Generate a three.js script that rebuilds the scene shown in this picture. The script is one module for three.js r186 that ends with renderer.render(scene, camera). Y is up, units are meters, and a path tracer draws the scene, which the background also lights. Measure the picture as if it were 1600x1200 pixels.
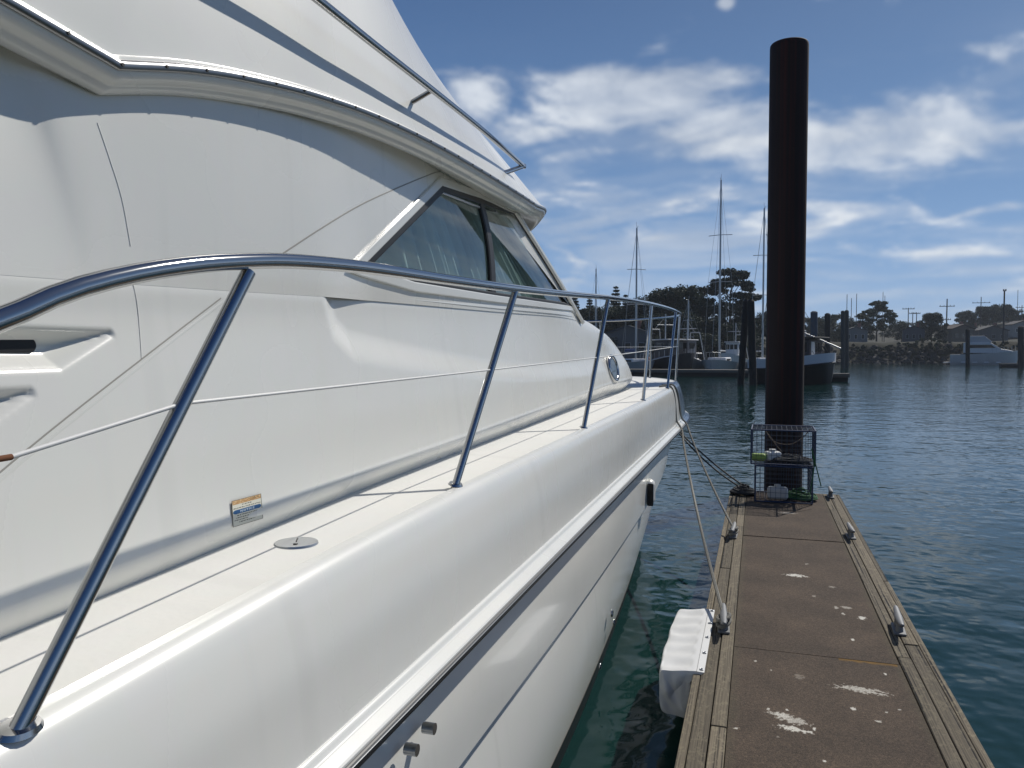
import * as THREE from 'three';
import { mergeGeometries, mergeVertices } from 'three/addons/utils/BufferGeometryUtils.js';
import { ImprovedNoise } from 'three/addons/math/ImprovedNoise.js';
import { RoundedBoxGeometry } from 'three/addons/geometries/RoundedBoxGeometry.js';

// ---------------------------------------------------------------- camera
// World: x to the right of the dock's run (R), y up from the water, -z along the dock (D).
const EYE = 2.0, F = 1200, TH = Math.atan(384 / 1200), PH = Math.atan(49 / 1200);
const scene = new THREE.Scene();
const camera = new THREE.PerspectiveCamera(2 * Math.atan(600 / F) * 180 / Math.PI, 4 / 3, 0.05, 6000);
const cT = Math.cos(TH), sT = Math.sin(TH), cP = Math.cos(PH), sP = Math.sin(PH);
const FW = [-sT * cP, -sP, cT * cP], RT = [cT, 0, sT], UP = [-sT * sP, cP, cT * sP];   // (R, y, D)
camera.position.set(0, EYE, 0);
camera.up.set(0, 1, 0);
camera.lookAt(FW[0], EYE + FW[1], -FW[2]);

const renderer = new THREE.WebGLRenderer({ antialias: true });
renderer.setSize(1024, 768);
renderer.toneMapping = THREE.LinearToneMapping;
renderer.toneMappingExposure = 1.12;
renderer.shadowMap.enabled = true;

// ---------------------------------------------------------------- sun
const SAZ = 28.3 * Math.PI / 180, SEL = 43.4 * Math.PI / 180;
const SUN = [Math.cos(SEL) * Math.sin(SAZ), Math.sin(SEL), Math.cos(SEL) * Math.cos(SAZ)];  // (R, y, D)
const sun = new THREE.DirectionalLight(new THREE.Color(1.0, 0.955, 0.88), 3.5);
sun.position.set(SUN[0] * 60, SUN[1] * 60, -SUN[2] * 60 - 10);
sun.target.position.set(0, 0, -10);
sun.castShadow = true;
sun.shadow.mapSize.set(4096, 4096);
Object.assign(sun.shadow.camera, { left: -40, right: 40, top: 40, bottom: -40, near: 1, far: 400 });
scene.add(sun, sun.target);

// ---------------------------------------------------------------- helpers
const V = (R, y, D) => new THREE.Vector3(R, y, -D);
function rng(seed) { let s = seed >>> 0; return () => { s = (s + 0x6D2B79F5) >>> 0; let t = s; t = Math.imul(t ^ (t >>> 15), t | 1); t ^= t + Math.imul(t ^ (t >>> 7), t | 61); return ((t ^ (t >>> 14)) >>> 0) / 4294967296; }; }
const noise = new ImprovedNoise();
const N3 = (x, y, z) => noise.noise(x, y, z);
function fbm(x, y, z, oct = 5, gain = 0.5) { let a = 0, w = 1, n = 0; for (let i = 0; i < oct; i++) { a += w * N3(x, y, z); n += w; w *= gain; x *= 2.03; y *= 2.03; z *= 2.03; } return a / n; }
const sst = (a, b, x) => { const t = Math.min(1, Math.max(0, (x - a) / (b - a))); return t * t * (3 - 2 * t); };
const mix = (a, b, t) => a + (b - a) * t;
function ray(px, py) { const a = (px - 800) / F, b = (600 - py) / F; return [0, 1, 2].map(i => FW[i] + a * RT[i] + b * UP[i]); }
function onR(px, py, R) { const d = ray(px, py), t = R / d[0]; return V(R, EYE + d[1] * t, d[2] * t); }
function onY(px, py, y) { const d = ray(px, py), t = (y - EYE) / d[1]; return V(d[0] * t, y, d[2] * t); }
function onD(px, py, D) { const d = ray(px, py), t = D / d[2]; return V(d[0] * t, EYE + d[1] * t, D); }
function toPx(v) { const w = [v.x, v.y - EYE, -v.z]; const dt = q => q[0] * w[0] + q[1] * w[1] + q[2] * w[2]; const z = dt(FW); return [800 + F * dt(RT) / z, 600 - F * dt(UP) / z, z]; }

const taken = {};
function numbered(n) { const k = taken[n] = (taken[n] ?? -1) + 1; return k ? `${n}_${String(k).padStart(3, '0')}` : n; }
function lit(m) { m.castShadow = true; m.receiveShadow = true; return m; }
function mesh(name, geo, mat, parent) { const m = lit(new THREE.Mesh(geo, mat)); m.name = parent && parent !== scene ? name : numbered(name); (parent || scene).add(m); return m; }
function group(name, pos, parent) { const g = new THREE.Group(); g.name = parent ? name : numbered(name); if (pos) g.position.copy(pos); (parent || scene).add(g); return g; }
function tag(o, label, category, grp, kind) { o.userData.label = label; if (category) o.userData.category = category; if (grp) o.userData.group = grp; if (kind) o.userData.kind = kind; return o; }
function structure(o, label) { o.userData.kind = 'structure'; if (label) { o.userData.label = label; } return o; }
function prep(g) { g = g.index ? g.toNonIndexed() : g; for (const k of Object.keys(g.attributes)) if (!['position', 'normal', 'uv'].includes(k)) g.deleteAttribute(k); if (!g.attributes.uv) g.setAttribute('uv', new THREE.BufferAttribute(new Float32Array(g.attributes.position.count * 2), 2)); if (!g.attributes.normal) g.computeVertexNormals(); return g; }
const merge = list => mergeGeometries(list.map(prep), false);
// grid of (nu+1) x (nv+1) points; fn(i, j) gives a Vector3, keep(i, j) may drop a cell, uv in metres
function grid(nu, nv, fn, keep, uvfn) {
  const P = [], U = [], I = [];
  for (let i = 0; i <= nu; i++) for (let j = 0; j <= nv; j++) { const p = fn(i, j); P.push(p.x, p.y, p.z); const u = uvfn ? uvfn(i, j, p) : [-p.z, p.y + p.x]; U.push(u[0], u[1]); }
  for (let i = 0; i < nu; i++) for (let j = 0; j < nv; j++) { if (keep && !keep(i, j)) continue; const a = i * (nv + 1) + j, b = a + nv + 1; I.push(a, b, a + 1, b, b + 1, a + 1); }
  const g = new THREE.BufferGeometry();
  g.setAttribute('position', new THREE.Float32BufferAttribute(P, 3));
  g.setAttribute('uv', new THREE.Float32BufferAttribute(U, 2));
  g.setIndex(I); g.computeVertexNormals(); return g;
}
function mirror(geo, cx) { const g = prep(geo.clone()); for (const k of ['position', 'normal']) { const a = g.attributes[k]; for (let i = 0; i < a.count; i++) a.setX(i, k === 'position' ? 2 * cx - a.getX(i) : -a.getX(i)); } for (const k of Object.keys(g.attributes)) { const a = g.attributes[k]; for (let i = 0; i < a.count; i += 3) for (let c = 0; c < a.itemSize; c++) { const t = a.getComponent(i + 1, c); a.setComponent(i + 1, c, a.getComponent(i + 2, c)); a.setComponent(i + 2, c, t); } } return g; }
const both = (geo, cx) => mergeGeometries([prep(geo), mirror(geo, cx)], false);
const cat = pts => new THREE.CatmullRomCurve3(pts, false, 'catmullrom', 0.5);
function tube(pts, r, seg = 24, rad = 10, smooth = true) { const c = pts.length > 2 && smooth ? new THREE.CatmullRomCurve3(pts, false, 'centripetal') : poly(pts); return new THREE.TubeGeometry(c, seg, r, rad, false); }
function poly(pts) { const p = new THREE.CurvePath(); for (let i = 0; i + 1 < pts.length; i++) p.add(new THREE.LineCurve3(pts[i], pts[i + 1])); return p; }
function rod(a, b, r0, r1 = r0, rad = 8) { const d = b.clone().sub(a), L = d.length(); const g = new THREE.CylinderGeometry(r1, r0, L, rad, 1); g.translate(0, L / 2, 0); g.applyQuaternion(new THREE.Quaternion().setFromUnitVectors(new THREE.Vector3(0, 1, 0), d.normalize())); g.translate(a.x, a.y, a.z); return g; }
function box(w, h, d, x = 0, y = 0, z = 0, r = 0) { const g = r ? new RoundedBoxGeometry(w, h, d, 2, r) : new THREE.BoxGeometry(w, h, d); g.translate(x, y, z); return g; }
// a strip with a flat rectangular section swept along points; nrm gives the outward direction at each point
function strip(pts, nrm, w, t, closed = false) {
  const n = pts.length, P = [], I = [];
  for (let i = 0; i < n; i++) {
    const a = pts[closed ? (i - 1 + n) % n : Math.max(0, i - 1)], b = pts[closed ? (i + 1) % n : Math.min(n - 1, i + 1)];
    const N = (typeof nrm === 'function' ? nrm(i) : nrm).clone().normalize(); let S;
    if (closed || (i > 0 && i < n - 1)) { const t0 = pts[i].clone().sub(a).normalize(), t1 = b.clone().sub(pts[i]).normalize(); const s0 = t0.cross(N).normalize(), s1 = t1.cross(N).normalize(); S = s0.clone().add(s1).normalize(); S.multiplyScalar(1 / Math.max(0.35, S.dot(s0))); }
    else S = b.clone().sub(a).normalize().cross(N).normalize();
    for (const [s, o] of [[-.5, 0], [-.5, .75], [-.38, 1], [.38, 1], [.5, .75], [.5, 0]]) { const q = pts[i].clone().addScaledVector(S, s * w).addScaledVector(N, o * t); P.push(q.x, q.y, q.z); }
  }
  const m = closed ? n : n - 1;
  for (let i = 0; i < m; i++) for (let k = 0; k < 5; k++) { const a = i * 6 + k, b = ((i + 1) % n) * 6 + k; I.push(a, b, a + 1, b, b + 1, a + 1); }
  if (!closed) for (const e of [0, n - 1]) for (let k = 1; k < 5; k++) I.push(e * 6, e * 6 + k, e * 6 + k + 1);
  const g = new THREE.BufferGeometry(); g.setAttribute('position', new THREE.Float32BufferAttribute(P, 3)); g.setIndex(I);
  const q = g.toNonIndexed(); q.computeVertexNormals(); return q;
}
// curve through [D, R, y] stations
const row = a => cat(a.map(([D, R, y]) => V(R, y, D)));
function tex(w, h, fn, srgb = true, rep = true) {
  const d = new Uint8Array(w * h * 4);
  for (let j = 0; j < h; j++) for (let i = 0; i < w; i++) { const c = fn(i, j, i / w, j / h), k = (j * w + i) * 4; d[k] = c[0]; d[k + 1] = c[1]; d[k + 2] = c[2]; d[k + 3] = 255; }
  const t = new THREE.DataTexture(d, w, h); t.magFilter = THREE.LinearFilter; t.minFilter = THREE.LinearMipmapLinearFilter; t.generateMipmaps = true;
  if (srgb) t.colorSpace = THREE.SRGBColorSpace; if (rep) t.wrapS = t.wrapT = THREE.RepeatWrapping; t.needsUpdate = true; return t;
}
// periodic noise for repeating textures
function pnoise(u, v, f, s, oct = 4) { let a = 0, w = 1, n = 0; for (let o = 0; o < oct; o++) { const k = f * (1 << o); const x = u * k, y = v * k; const q = (X, Y) => N3(X + s * 7.31, Y + s * 3.17, s + .5); const fx = u, fy = v; a += w * (q(x, y) * (1 - fx) * (1 - fy) + q(x - k, y) * fx * (1 - fy) + q(x, y - k) * (1 - fx) * fy + q(x - k, y - k) * fx * fy); n += w; w *= .55; } return a / n; }
const L = (r, g, b) => new THREE.Color().setRGB(r, g, b);

// ---------------------------------------------------------------- sky
{
  const W = 2048, H = 1024, d = new Float32Array(W * H * 4);
  // cloud banks: [px, py, half width px, half height px, weight] turned into directions
  const banks = [[1010, 150, 165, 62, 1.0], [1110, 200, 170, 60, .85], [830, 200, 75, 22, .55], [735, 150, 70, 55, .6], [1420, 215, 300, 65, .85], [1330, 320, 250, 30, .45], [1500, 320, 170, 30, .4], [880, 290, 180, 60, .28], [960, 400, 220, 40, .25], [1350, 395, 330, 16, .28], [1500, 130, 180, 60, .35], [1420, 440, 330, 22, .25], [1130, 310, 130, 14, .4], [1135, 4, 13, 9, .8]]
    .map(([x, y, w, h, k]) => { const r = ray(x, y), l = Math.hypot(...r); return [Math.atan2(r[0], r[2]), Math.asin(r[1] / l), w / F, h / F, k]; });
  for (let j = 0; j < H; j++) for (let i = 0; i < W; i++) {
    const el = ((j + .5) / H - .5) * Math.PI, ph = ((i + .5) / W - .5) * 2 * Math.PI;
    const x = Math.cos(el) * Math.cos(ph), z = Math.cos(el) * Math.sin(ph), y = Math.sin(el);
    const D = -z, az = Math.atan2(x, D), e = Math.max(0, el);
    const g = Math.pow(1 - Math.min(1, e / 1.15), 2.9), g2 = Math.exp(-e / .10);
    let c = [mix(.006, .16, g), mix(.030, .345, g), mix(.12, .66, g)];
    c = [mix(c[0], .44, g2 * .75), mix(c[1], .55, g2 * .75), mix(c[2], .66, g2 * .75)];
    const cs = x * SUN[0] + y * SUN[1] + D * SUN[2], ang = Math.acos(Math.min(1, Math.max(-1, cs)));
    const gl = .26 * Math.exp(-ang / .36);
    c = [c[0] + gl * .75, c[1] + gl * .88, c[2] + gl];
    if (el > 0) {
      const q = 1 / (y + .12), px = x * q, pz = D * q;
      const wx = fbm(px * .8 + 3, pz * .8, 1.7, 3), wz = fbm(px * .8 - 8, pz * .8 + 4, 4.2, 3);
      const s1 = fbm(px * 1.1 + wx * 1.3, pz * 2.6 + wz * 1.6, 7.7, 6, .56);
      const s2 = fbm(az * 3.4 + wx * 1.6 + el * 2, el * 15 + wz * 2.4, 2.2, 7, .58);
      const s3 = fbm(az * 8 + wz * 1.4 + el * 5, el * 19 + wx * 2.2, 9.4, 6, .6);
      let m = 0; for (const b of banks) { const dx = (az - b[0]) / b[2], dy = (el - b[1]) / b[3]; m = Math.max(m, b[4] * Math.exp(-.75 * (dx * dx + dy * dy))); }
      const thin = sst(-.20, .5, s1) * .46 * sst(.40, .15, e) * sst(0, .04, e);
      const st = sst(-.02, .34, s2 + .35 * s3) * .50 * sst(.36, .12, e);
      const body = sst(.0, .50, m * 1.05 - .36 + s2 * .85 + s3 * .75);
      let a = thin + st + (m > .02 ? body * (.54 + .7 * s3 + .3 * s2) : 0);
      a = Math.max(0, Math.min(.95, a));
      const w = .62 + .22 * s3 + .5 * gl; const cc = [w * .96, w * 1.02, w * 1.10];
      c = c.map((v, k) => mix(v, cc[k], a));
    } else { const t = sst(0, -.25, el); c = [mix(c[0], .05, t), mix(c[1], .08, t), mix(c[2], .09, t)]; }
    const k = (j * W + i) * 4; d[k] = c[0]; d[k + 1] = c[1]; d[k + 2] = c[2]; d[k + 3] = 1;
  }
  const t = new THREE.DataTexture(d, W, H, THREE.RGBAFormat, THREE.FloatType);
  t.mapping = THREE.EquirectangularReflectionMapping; t.magFilter = THREE.LinearFilter; t.minFilter = THREE.LinearFilter; t.colorSpace = THREE.LinearSRGBColorSpace; t.wrapS = THREE.RepeatWrapping; t.needsUpdate = true;
  scene.background = t; scene.environment = t;
}

// ---------------------------------------------------------------- materials
const std = (c, rough = .6, o = {}) => new THREE.MeshStandardMaterial({ color: c, roughness: rough, ...o });
const phys = (c, rough, o = {}) => new THREE.MeshPhysicalMaterial({ color: c, roughness: rough, ...o });
const gelMap = tex(512, 512, (i, j, u, v) => { const n = pnoise(u, v, 3, 1, 4), s = pnoise(u, v, 14, 2, 3), drip = Math.max(0, N3(u * 46, v * 2.5, 4.4) - .25) * Math.max(0, N3(u * 5, v * 3, 8.8) + .2), k = 239 + n * 6 + s * 2 - drip * 20; return [k, k - .5 - n * 1.5, k - 4 - n * 3]; });
gelMap.repeat.set(.55, .55);
const gelRough = tex(256, 256, (i, j, u, v) => { const k = 90 + 22 * pnoise(u, v, 3, 5, 2); return [k, k, k]; }, false); gelRough.repeat.set(.8, .8);
const M = {
  gel: phys(L(.86, .86, .83), .8, { map: gelMap, roughnessMap: gelRough, clearcoat: .35, clearcoatRoughness: .12 }),
  deck: phys(L(.87, .865, .84), .75, { map: gelMap, bumpMap: tex(256, 256, (i, j, u, v) => { const k = 128 + 120 * N3(i * .31, j * .31, 2.2); return [k, k, k]; }, false), bumpScale: .0004 }),
  hull: phys(L(.86, .86, .83), .6, { map: gelMap, roughnessMap: gelRough, clearcoat: .3, clearcoatRoughness: .06 }),
  steel: std(L(.44, .44, .44), .10, { metalness: 1 }),
  dullSteel: std(L(.45, .46, .47), .35, { metalness: 1 }),
  rubber: std(L(.018, .02, .022), .45),
  black: std(L(.006, .006, .007), .5),
  bootBlack: std(L(.012, .014, .016), .4),
  whitePaint: std(L(.75, .75, .74), .5),
  seal: std(L(.32, .31, .28), .8),
  wire: std(L(.72, .72, .70), .45),
  rust: std(L(.16, .06, .025), .9),
  rope: std(L(.30, .29, .25), .95),
  darkRope: std(L(.05, .052, .055), .95),
  dock: {}
};

// ---------------------------------------------------------------- water
{
  // real ripples near the boats, a fine relief map on top
  const wl = [];
  const r = rng(77);
  for (let k = 0; k < 34; k++) { const lam = .22 * Math.pow(1.13, k % 22) * (.85 + .3 * r()), a = 1.15 + (r() - .5) * 1.7; wl.push([Math.cos(a) * 6.283 / lam, Math.sin(a) * 6.283 / lam, r() * 6.283, lam]); }
  const wave = (x, z) => { const wx = x + .5 * N3(x * .35, 3, z * .35), wz = z + .5 * N3(x * .35, 9, z * .35); let h = 0; const gust = .62 + .55 * N3(x * .045, 1.3, z * .06) + .25 * N3(x * .19, 5.1, z * .19); for (const [kx, kz, p, l] of wl) h += Math.sin(kx * wx + kz * wz + p) * l * .00098; return h * Math.max(.2, gust); };
  const lin = (a, b, n, pw = 1) => Array.from({ length: n }, (_, i) => a + (b - a) * Math.pow(i / n, pw));
  const xs = [...lin(-800, -40, 14).map(v => v), ...lin(-40, -6, 60), ...lin(-6, 14, 330), ...lin(14, 50, 120), ...lin(50, 900, 16), 900];
  const zs = [...lin(60, 0, 20), ...lin(0, -22, 380), ...lin(-22, -60, 230), ...lin(-60, -170, 140), ...lin(-170, -420, 10), -420];
  const g = grid(xs.length - 1, zs.length - 1, (i, j) => { const x = xs[i], z = zs[j]; const f = sst(-170, -60, z) * sst(900, 50, Math.abs(x)); return new THREE.Vector3(x, wave(x, z) * f, z); }, null, (i, j, p) => [p.x, p.z]);
  const bump = tex(1024, 1024, (i, j, u, v) => { const a = pnoise(u, v, 18, 11, 3), b = pnoise(u, v * 1.0, 5, 12, 3); const k = 128 + a * 90 + b * 60; return [k, k, k]; }, false); bump.repeat.set(1 / 6, 1 / 6);
  const m = phys(L(.0045, .027, .0245), .08, { ior: 1.33, bumpMap: bump, bumpScale: .055 });
  structure(mesh('water', g, m, scene));
}

// ================================================================ the motor yacht alongside
const CL = -2.75;
const yacht = group('motor_yacht');
tag(yacht, 'white motor yacht with flybridge and steel bow rail moored along the dock', 'motor yacht');
const Y = (n, g, m, p = yacht) => mesh(n, g, m, p);

const rubC = row([[-4, -.86, 1.10], [-2, -.84, 1.11], [0, -.825, 1.117], [2, -.82, 1.123], [4, -.82, 1.127], [6, -.817, 1.135], [7.5, -.805, 1.155], [8.8, -.79, 1.18], [9.8, -.81, 1.2], [10.6, -.96, 1.22], [11.3, -1.32, 1.235], [11.95, -1.95, 1.25], [12.3, CL, 1.26]]);
const crestC = row([[-4, -1.0, 1.46], [-2, -.97, 1.475], [0, -.955, 1.49], [2, -.985, 1.533], [4, -.965, 1.56], [6, -.93, 1.592], [7.5, -.925, 1.612], [8.7, -.935, 1.628], [9.6, -.965, 1.638], [10.3, -1.1, 1.644], [11, -1.42, 1.648], [11.6, -1.98, 1.65], [11.9, CL, 1.655]]);
const kneeC = row([[-4, -.9, .70], [-2, -.885, .70], [0, -.872, .71], [2, -.868, .715], [4, -.865, .69], [6, -.87, .705], [7.4, -.89, .74], [8.6, -.95, .79], [9.5, -1.08, .83], [10.2, -1.32, .87], [10.8, -1.75, .9], [11.2, -2.2, .92], [11.4, CL, .93]]);
const wlC = row([[-4, -.98, 0], [-2, -.92, 0], [0, -.885, 0], [2, -.88, 0], [4, -.905, 0], [6, -1.0, 0], [7.2, -1.1, 0], [8.2, -1.25, 0], [9, -1.5, 0], [9.6, -1.85, 0], [10, -2.15, 0], [10.3, -2.45, 0], [10.5, CL, 0]]);
const planN = (c, t) => { const q = c.getTangent(Math.min(.999, Math.max(.001, t))); const n = new THREE.Vector3(-q.z, 0, q.x); n.normalize(); return n; };  // tangent (dR, dD): outward (dD, -dR)
const NT = 220;
const off = (c, t, a, b) => { const p = c.getPoint(t), n = planN(c, t); p.addScaledVector(n, a); p.y += b; if (p.x < CL) p.x = CL; return p; };
const cx = p => { if (p.x < CL) p.x = CL; return p; };
// hull: topsides in two panels with a knuckle between them
{
  const top = t => off(rubC, t, -.082, -.035), kn = t => kneeC.getPoint(t), kn2 = t => off(kneeC, t, -.044, -.012), wl = t => wlC.getPoint(t);
  const upper = grid(NT, 12, (i, j) => { const t = i / NT, s = j / 12; const p = top(t).lerp(kn(t), s); const n = planN(rubC, t); return cx(p.addScaledVector(n, -.018 * Math.sin(s * Math.PI) * sst(.5, .85, t) * 3 + .01 * Math.sin(s * Math.PI) * sst(.6, .4, t))); });
  const step = grid(NT, 1, (i, j) => j ? kn2(i / NT) : kn(i / NT));
  const lower = grid(NT, 14, (i, j) => { const t = i / NT, s = j / 14; const a = kn2(t), b = wl(t), p = a.clone().lerp(b, s); const n = planN(kneeC, t); return cx(p.addScaledVector(n, (.03 - .10 * sst(.55, .8, t)) * Math.sin(s * Math.PI))); });
  const under = grid(NT, 4, (i, j) => { const t = i / NT, p = wl(t); const s = j / 4; p.y = -.55 * s; p.x = mix(p.x, CL, .45 * s * s); return cx(p); });
  const transom = (() => { const pts = [top(0), kn(0), wl(0)].map(p => new THREE.Vector2(p.x - CL, p.y)); const sh = new THREE.Shape([...pts, new THREE.Vector2(pts[2].x * .6, -.5), new THREE.Vector2(-pts[2].x * .6, -.5), ...pts.slice().reverse().map(q => new THREE.Vector2(-q.x, q.y)), new THREE.Vector2(-1.75, 1.46), new THREE.Vector2(1.75, 1.46)]); const g = new THREE.ShapeGeometry(sh); g.translate(CL, 0, 4); return g; })();
  const white = merge([both(upper, CL), both(step, CL), both(lower, CL), transom]);
  Y('hull', white, M.hull);
  const bootTop = grid(NT, 3, (i, j) => { const t = i / NT, s = j / 3; const a = kn2(t), b = wl(t), k = .84 + .16 * s; const p = a.lerp(b, k); const n = planN(kneeC, t); return cx(p.addScaledVector(n, (.03 - .10 * sst(.55, .8, t)) * Math.sin(k * Math.PI) + .004)); });
  Y('boot_stripe', both(bootTop, CL), M.bootBlack);
  Y('bottom_paint', both(under, CL), M.bootBlack);
}
// gunwale: rounded bulwark between deck edge and rub rail
{
  const prof = t => {
    const c = crestC.getPoint(t), n = planN(crestC, t), ridge = off(rubC, t, -.05, .046);
    const g1 = c.clone().addScaledVector(n, .022); g1.y -= .004;
    const g2 = c.clone().addScaledVector(n, .045); g2.y -= .022;
    const g3 = c.clone().addScaledVector(n, .06); g3.y -= .055;
    const a = g3.clone().lerp(ridge, .36).addScaledVector(n, .012), b = g3.clone().lerp(ridge, .72).addScaledVector(n, .006);
    return [c, g1, g2, g3, a, b, ridge].map(cx);
  };
  const NP = 36;
  const cols = Array.from({ length: NT + 1 }, (_, i) => new THREE.CatmullRomCurve3(prof(i / NT), false, 'centripetal'));
  const side = grid(NT, NP, (i, j) => cols[i].getPoint(j / NP));
  const pr = [[-.05, .046], [-.043, .0445], [-.039, .038], [-.037, .031], [-.033, .027], [-.029, .026]];
  const cove = grid(NT, pr.length - 1, (i, j) => cx(off(rubC, i / NT, ...pr[j])));
  const pr2 = [[-.029, .026], [-.004, .012], [0, .008], [0, -.03], [-.004, -.034], [-.09, -.035]];
  const mould = merge([0, 1, 2, 3, 4].map(k => grid(NT, 1, (i, j) => cx(off(rubC, i / NT, ...pr2[k + j])))));
  Y('gunwale', both(merge([side, cove]), CL), M.gel);
  Y('gunwale_moulding', both(mould, CL), M.gel);
  const rr = []; for (let i = 0; i <= NT; i++) rr.push(off(rubC, i / NT, .002, -.014));
  const rg = (a, h, dy) => both(grid(NT, 6, (i, j) => { const an = -Math.PI / 2 + Math.PI * j / 6; return cx(off(rubC, i / NT, .0005 + a * Math.cos(an), dy + h * Math.sin(an))); }), CL);
  Y('rub_rail', rg(.011, .0145, -.012), M.rubber);
  Y('rub_rail_strip', rg(.0135, .004, -.004), std(L(.12, .125, .13), .35, { metalness: .9 }));
}
// deck
const deckY = D => mix(1.478, 1.64, sst(-1, 11, D)) ;
const NDk = 30;
function deckPoint(t, s) {     // s 0 crest .. 1 centre line
  const c = crestC.getPoint(t), n = planN(crestC, t);
  if (s === 0) return c;
  const e = c.clone().addScaledVector(n, -.02); e.y -= .010;
  const k = (s - .05) / .95; if (s <= .05) return c.lerp(e, s / .05);
  const w = e.x - CL; const p = new THREE.Vector3(mix(e.x, CL, k), e.y + .035 * (1 - (1 - k) * (1 - k)) * Math.min(1, w), e.z); return p;
}
Y('side_deck', both(grid(NT, NDk, (i, j) => { const s = j === 0 ? 0 : j === 1 ? .025 : j === 2 ? .05 : .05 + .95 * (j - 2) / (NDk - 2); return cx(deckPoint(i / NT, s)); }), CL), M.deck);
// deck level at any (R, D)
function deckLevel(R, D) { let lo = 0, hi = 1; for (let k = 0; k < 30; k++) { const m = (lo + hi) / 2; (-crestC.getPoint(m).z < D) ? lo = m : hi = m; } const c = crestC.getPoint(lo); const w = Math.max(.01, c.x - CL), k = Math.min(1, Math.max(0, (c.x - R) / w)); return c.y - .010 + .035 * (1 - (1 - k) * (1 - k)) * Math.min(1, w); }

// ---- cabin: lower body with rounded nose, as rows from deck to shoulder
const dl = deckLevel;
const stD = [-4, -2, 0, .9, 1.6, 2.5, 4, 5.5];
const hb = [.655, .655, .655, .655, .66, .675, .69, .70];
const tu = [.05, .05, .05, .05, .052, .055, .065, .085];
const body = [
  [...stD.map((D, i) => [D, [-1.25, -1.235, -1.225, -1.235, -1.252, -1.275, -1.295, -1.31][i], -.006]), [6.8, -1.315, -.006], [7.6, -1.31, -.006], [8.2, -1.38, -.006], [8.72, -1.64, -.006], [9.0, -2.1, -.006], [9.1, CL, -.006]],
  [...stD.map((D, i) => [D, [-1.222, -1.207, -1.197, -1.207, -1.222, -1.242, -1.257, -1.258][i], tu[i]]), [6.8, -1.252, .10], [7.7, -1.24, .10], [8.35, -1.31, .10], [8.85, -1.6, .10], [9.15, -2.1, .10], [9.25, CL, .10]],
  [...stD.map((D, i) => [D, [-1.226, -1.211, -1.201, -1.211, -1.226, -1.246, -1.261, -1.263][i], tu[i] + .035]), [6.8, -1.257, .14], [7.69, -1.246, .14], [8.33, -1.315, .14], [8.82, -1.605, .14], [9.1, -2.1, .14], [9.2, CL, .14]],
  [...stD.map((D, i) => [D, [-1.243, -1.228, -1.218, -1.228, -1.243, -1.263, -1.28, -1.283][i], .24]), [6.75, -1.278, .24], [7.65, -1.268, .24], [8.25, -1.34, .24], [8.72, -1.62, .24], [9.0, -2.1, .24], [9.1, CL, .24]],
  [...stD.map((D, i) => [D, [-1.27, -1.255, -1.245, -1.253, -1.267, -1.288, -1.305, -1.308][i], .42]), [6.65, -1.308, .39], [7.45, -1.30, .38], [7.98, -1.38, .38], [8.45, -1.66, .38], [8.72, -2.12, .38], [8.82, CL, .39]],
  [...stD.map((D, i) => [D, [-1.292, -1.277, -1.267, -1.275, -1.289, -1.309, -1.326, -1.33][i], hb[i] - .10]), [6.5, -1.33, .57], [7.1, -1.34, .55], [7.6, -1.44, .53], [8.0, -1.74, .54], [8.22, -2.18, .55], [8.3, CL, .56]],
  [...stD.map((D, i) => [D, [-1.297, -1.282, -1.272, -1.28, -1.294, -1.314, -1.332, -1.337][i], hb[i] - .03]), [6.42, -1.352, .635], [6.9, -1.375, .61], [7.35, -1.49, .59], [7.7, -1.79, .60], [7.9, -2.2, .61], [7.98, CL, .62]],
  [...stD.map((D, i) => [D, [-1.312, -1.297, -1.287, -1.295, -1.307, -1.322, -1.337, -1.342][i], hb[i]]), [6.3, -1.375, .675], [6.7, -1.41, .65], [7.1, -1.53, .635], [7.42, -1.83, .64], [7.6, -2.22, .65], [7.66, CL, .66]],
  [...stD.map((D, i) => [D, [-1.38, -1.365, -1.355, -1.363, -1.377, -1.40, -1.42, -1.44][i], hb[i] + .012]), [6.15, -1.48, .715], [6.4, -1.53, .69], [6.65, -1.65, .675], [6.85, -1.92, .675], [6.95, -2.28, .68], [7, CL, .69]],
].map(r => cat(r.map(([D, R, h]) => V(R, dl(Math.min(R, -1.2), Math.min(D, 8.2)) + h, D))));
const NB = body[0].points.length - 1;
const bodyCache = new Map();
function bodyRaw(u, v) { let c = bodyCache.get(u); if (!c) { c = new THREE.CatmullRomCurve3(body.map(b => b.getPoint(u / NB)), false, 'centripetal'); bodyCache.set(u, c); } return c.getPoint(v); }
// inset areas on the body, all in (D, y): vents and the scooped panel under the window
const PR = (px, py, R) => { const p = onR(px, py, R); return [-p.z, p.y]; };
function segDist(p, a, b) { const dx = b[0] - a[0], dy = b[1] - a[1], t = Math.min(1, Math.max(0, ((p[0] - a[0]) * dx + (p[1] - a[1]) * dy) / (dx * dx + dy * dy))); return Math.hypot(p[0] - a[0] - t * dx, p[1] - a[1] - t * dy); }
function polySD(p, pts) { let d = 1e9, inside = false; for (let i = 0, j = pts.length - 1; i < pts.length; j = i++) { const a = pts[i], b = pts[j]; d = Math.min(d, segDist(p, a, b)); if ((a[1] > p[1]) !== (b[1] > p[1]) && p[0] < (b[0] - a[0]) * (p[1] - a[1]) / (b[1] - a[1]) + a[0]) inside = !inside; } return inside ? -d : d; }
const vent1 = [[.35, 2.037], PR(195, 521, -1.24), PR(108, 572, -1.24), [.35, 1.972]];
const vent2 = [[.35, 1.932], PR(58, 614, -1.24), PR(-20, 664, -1.24), [.35, 1.862]];
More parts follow.
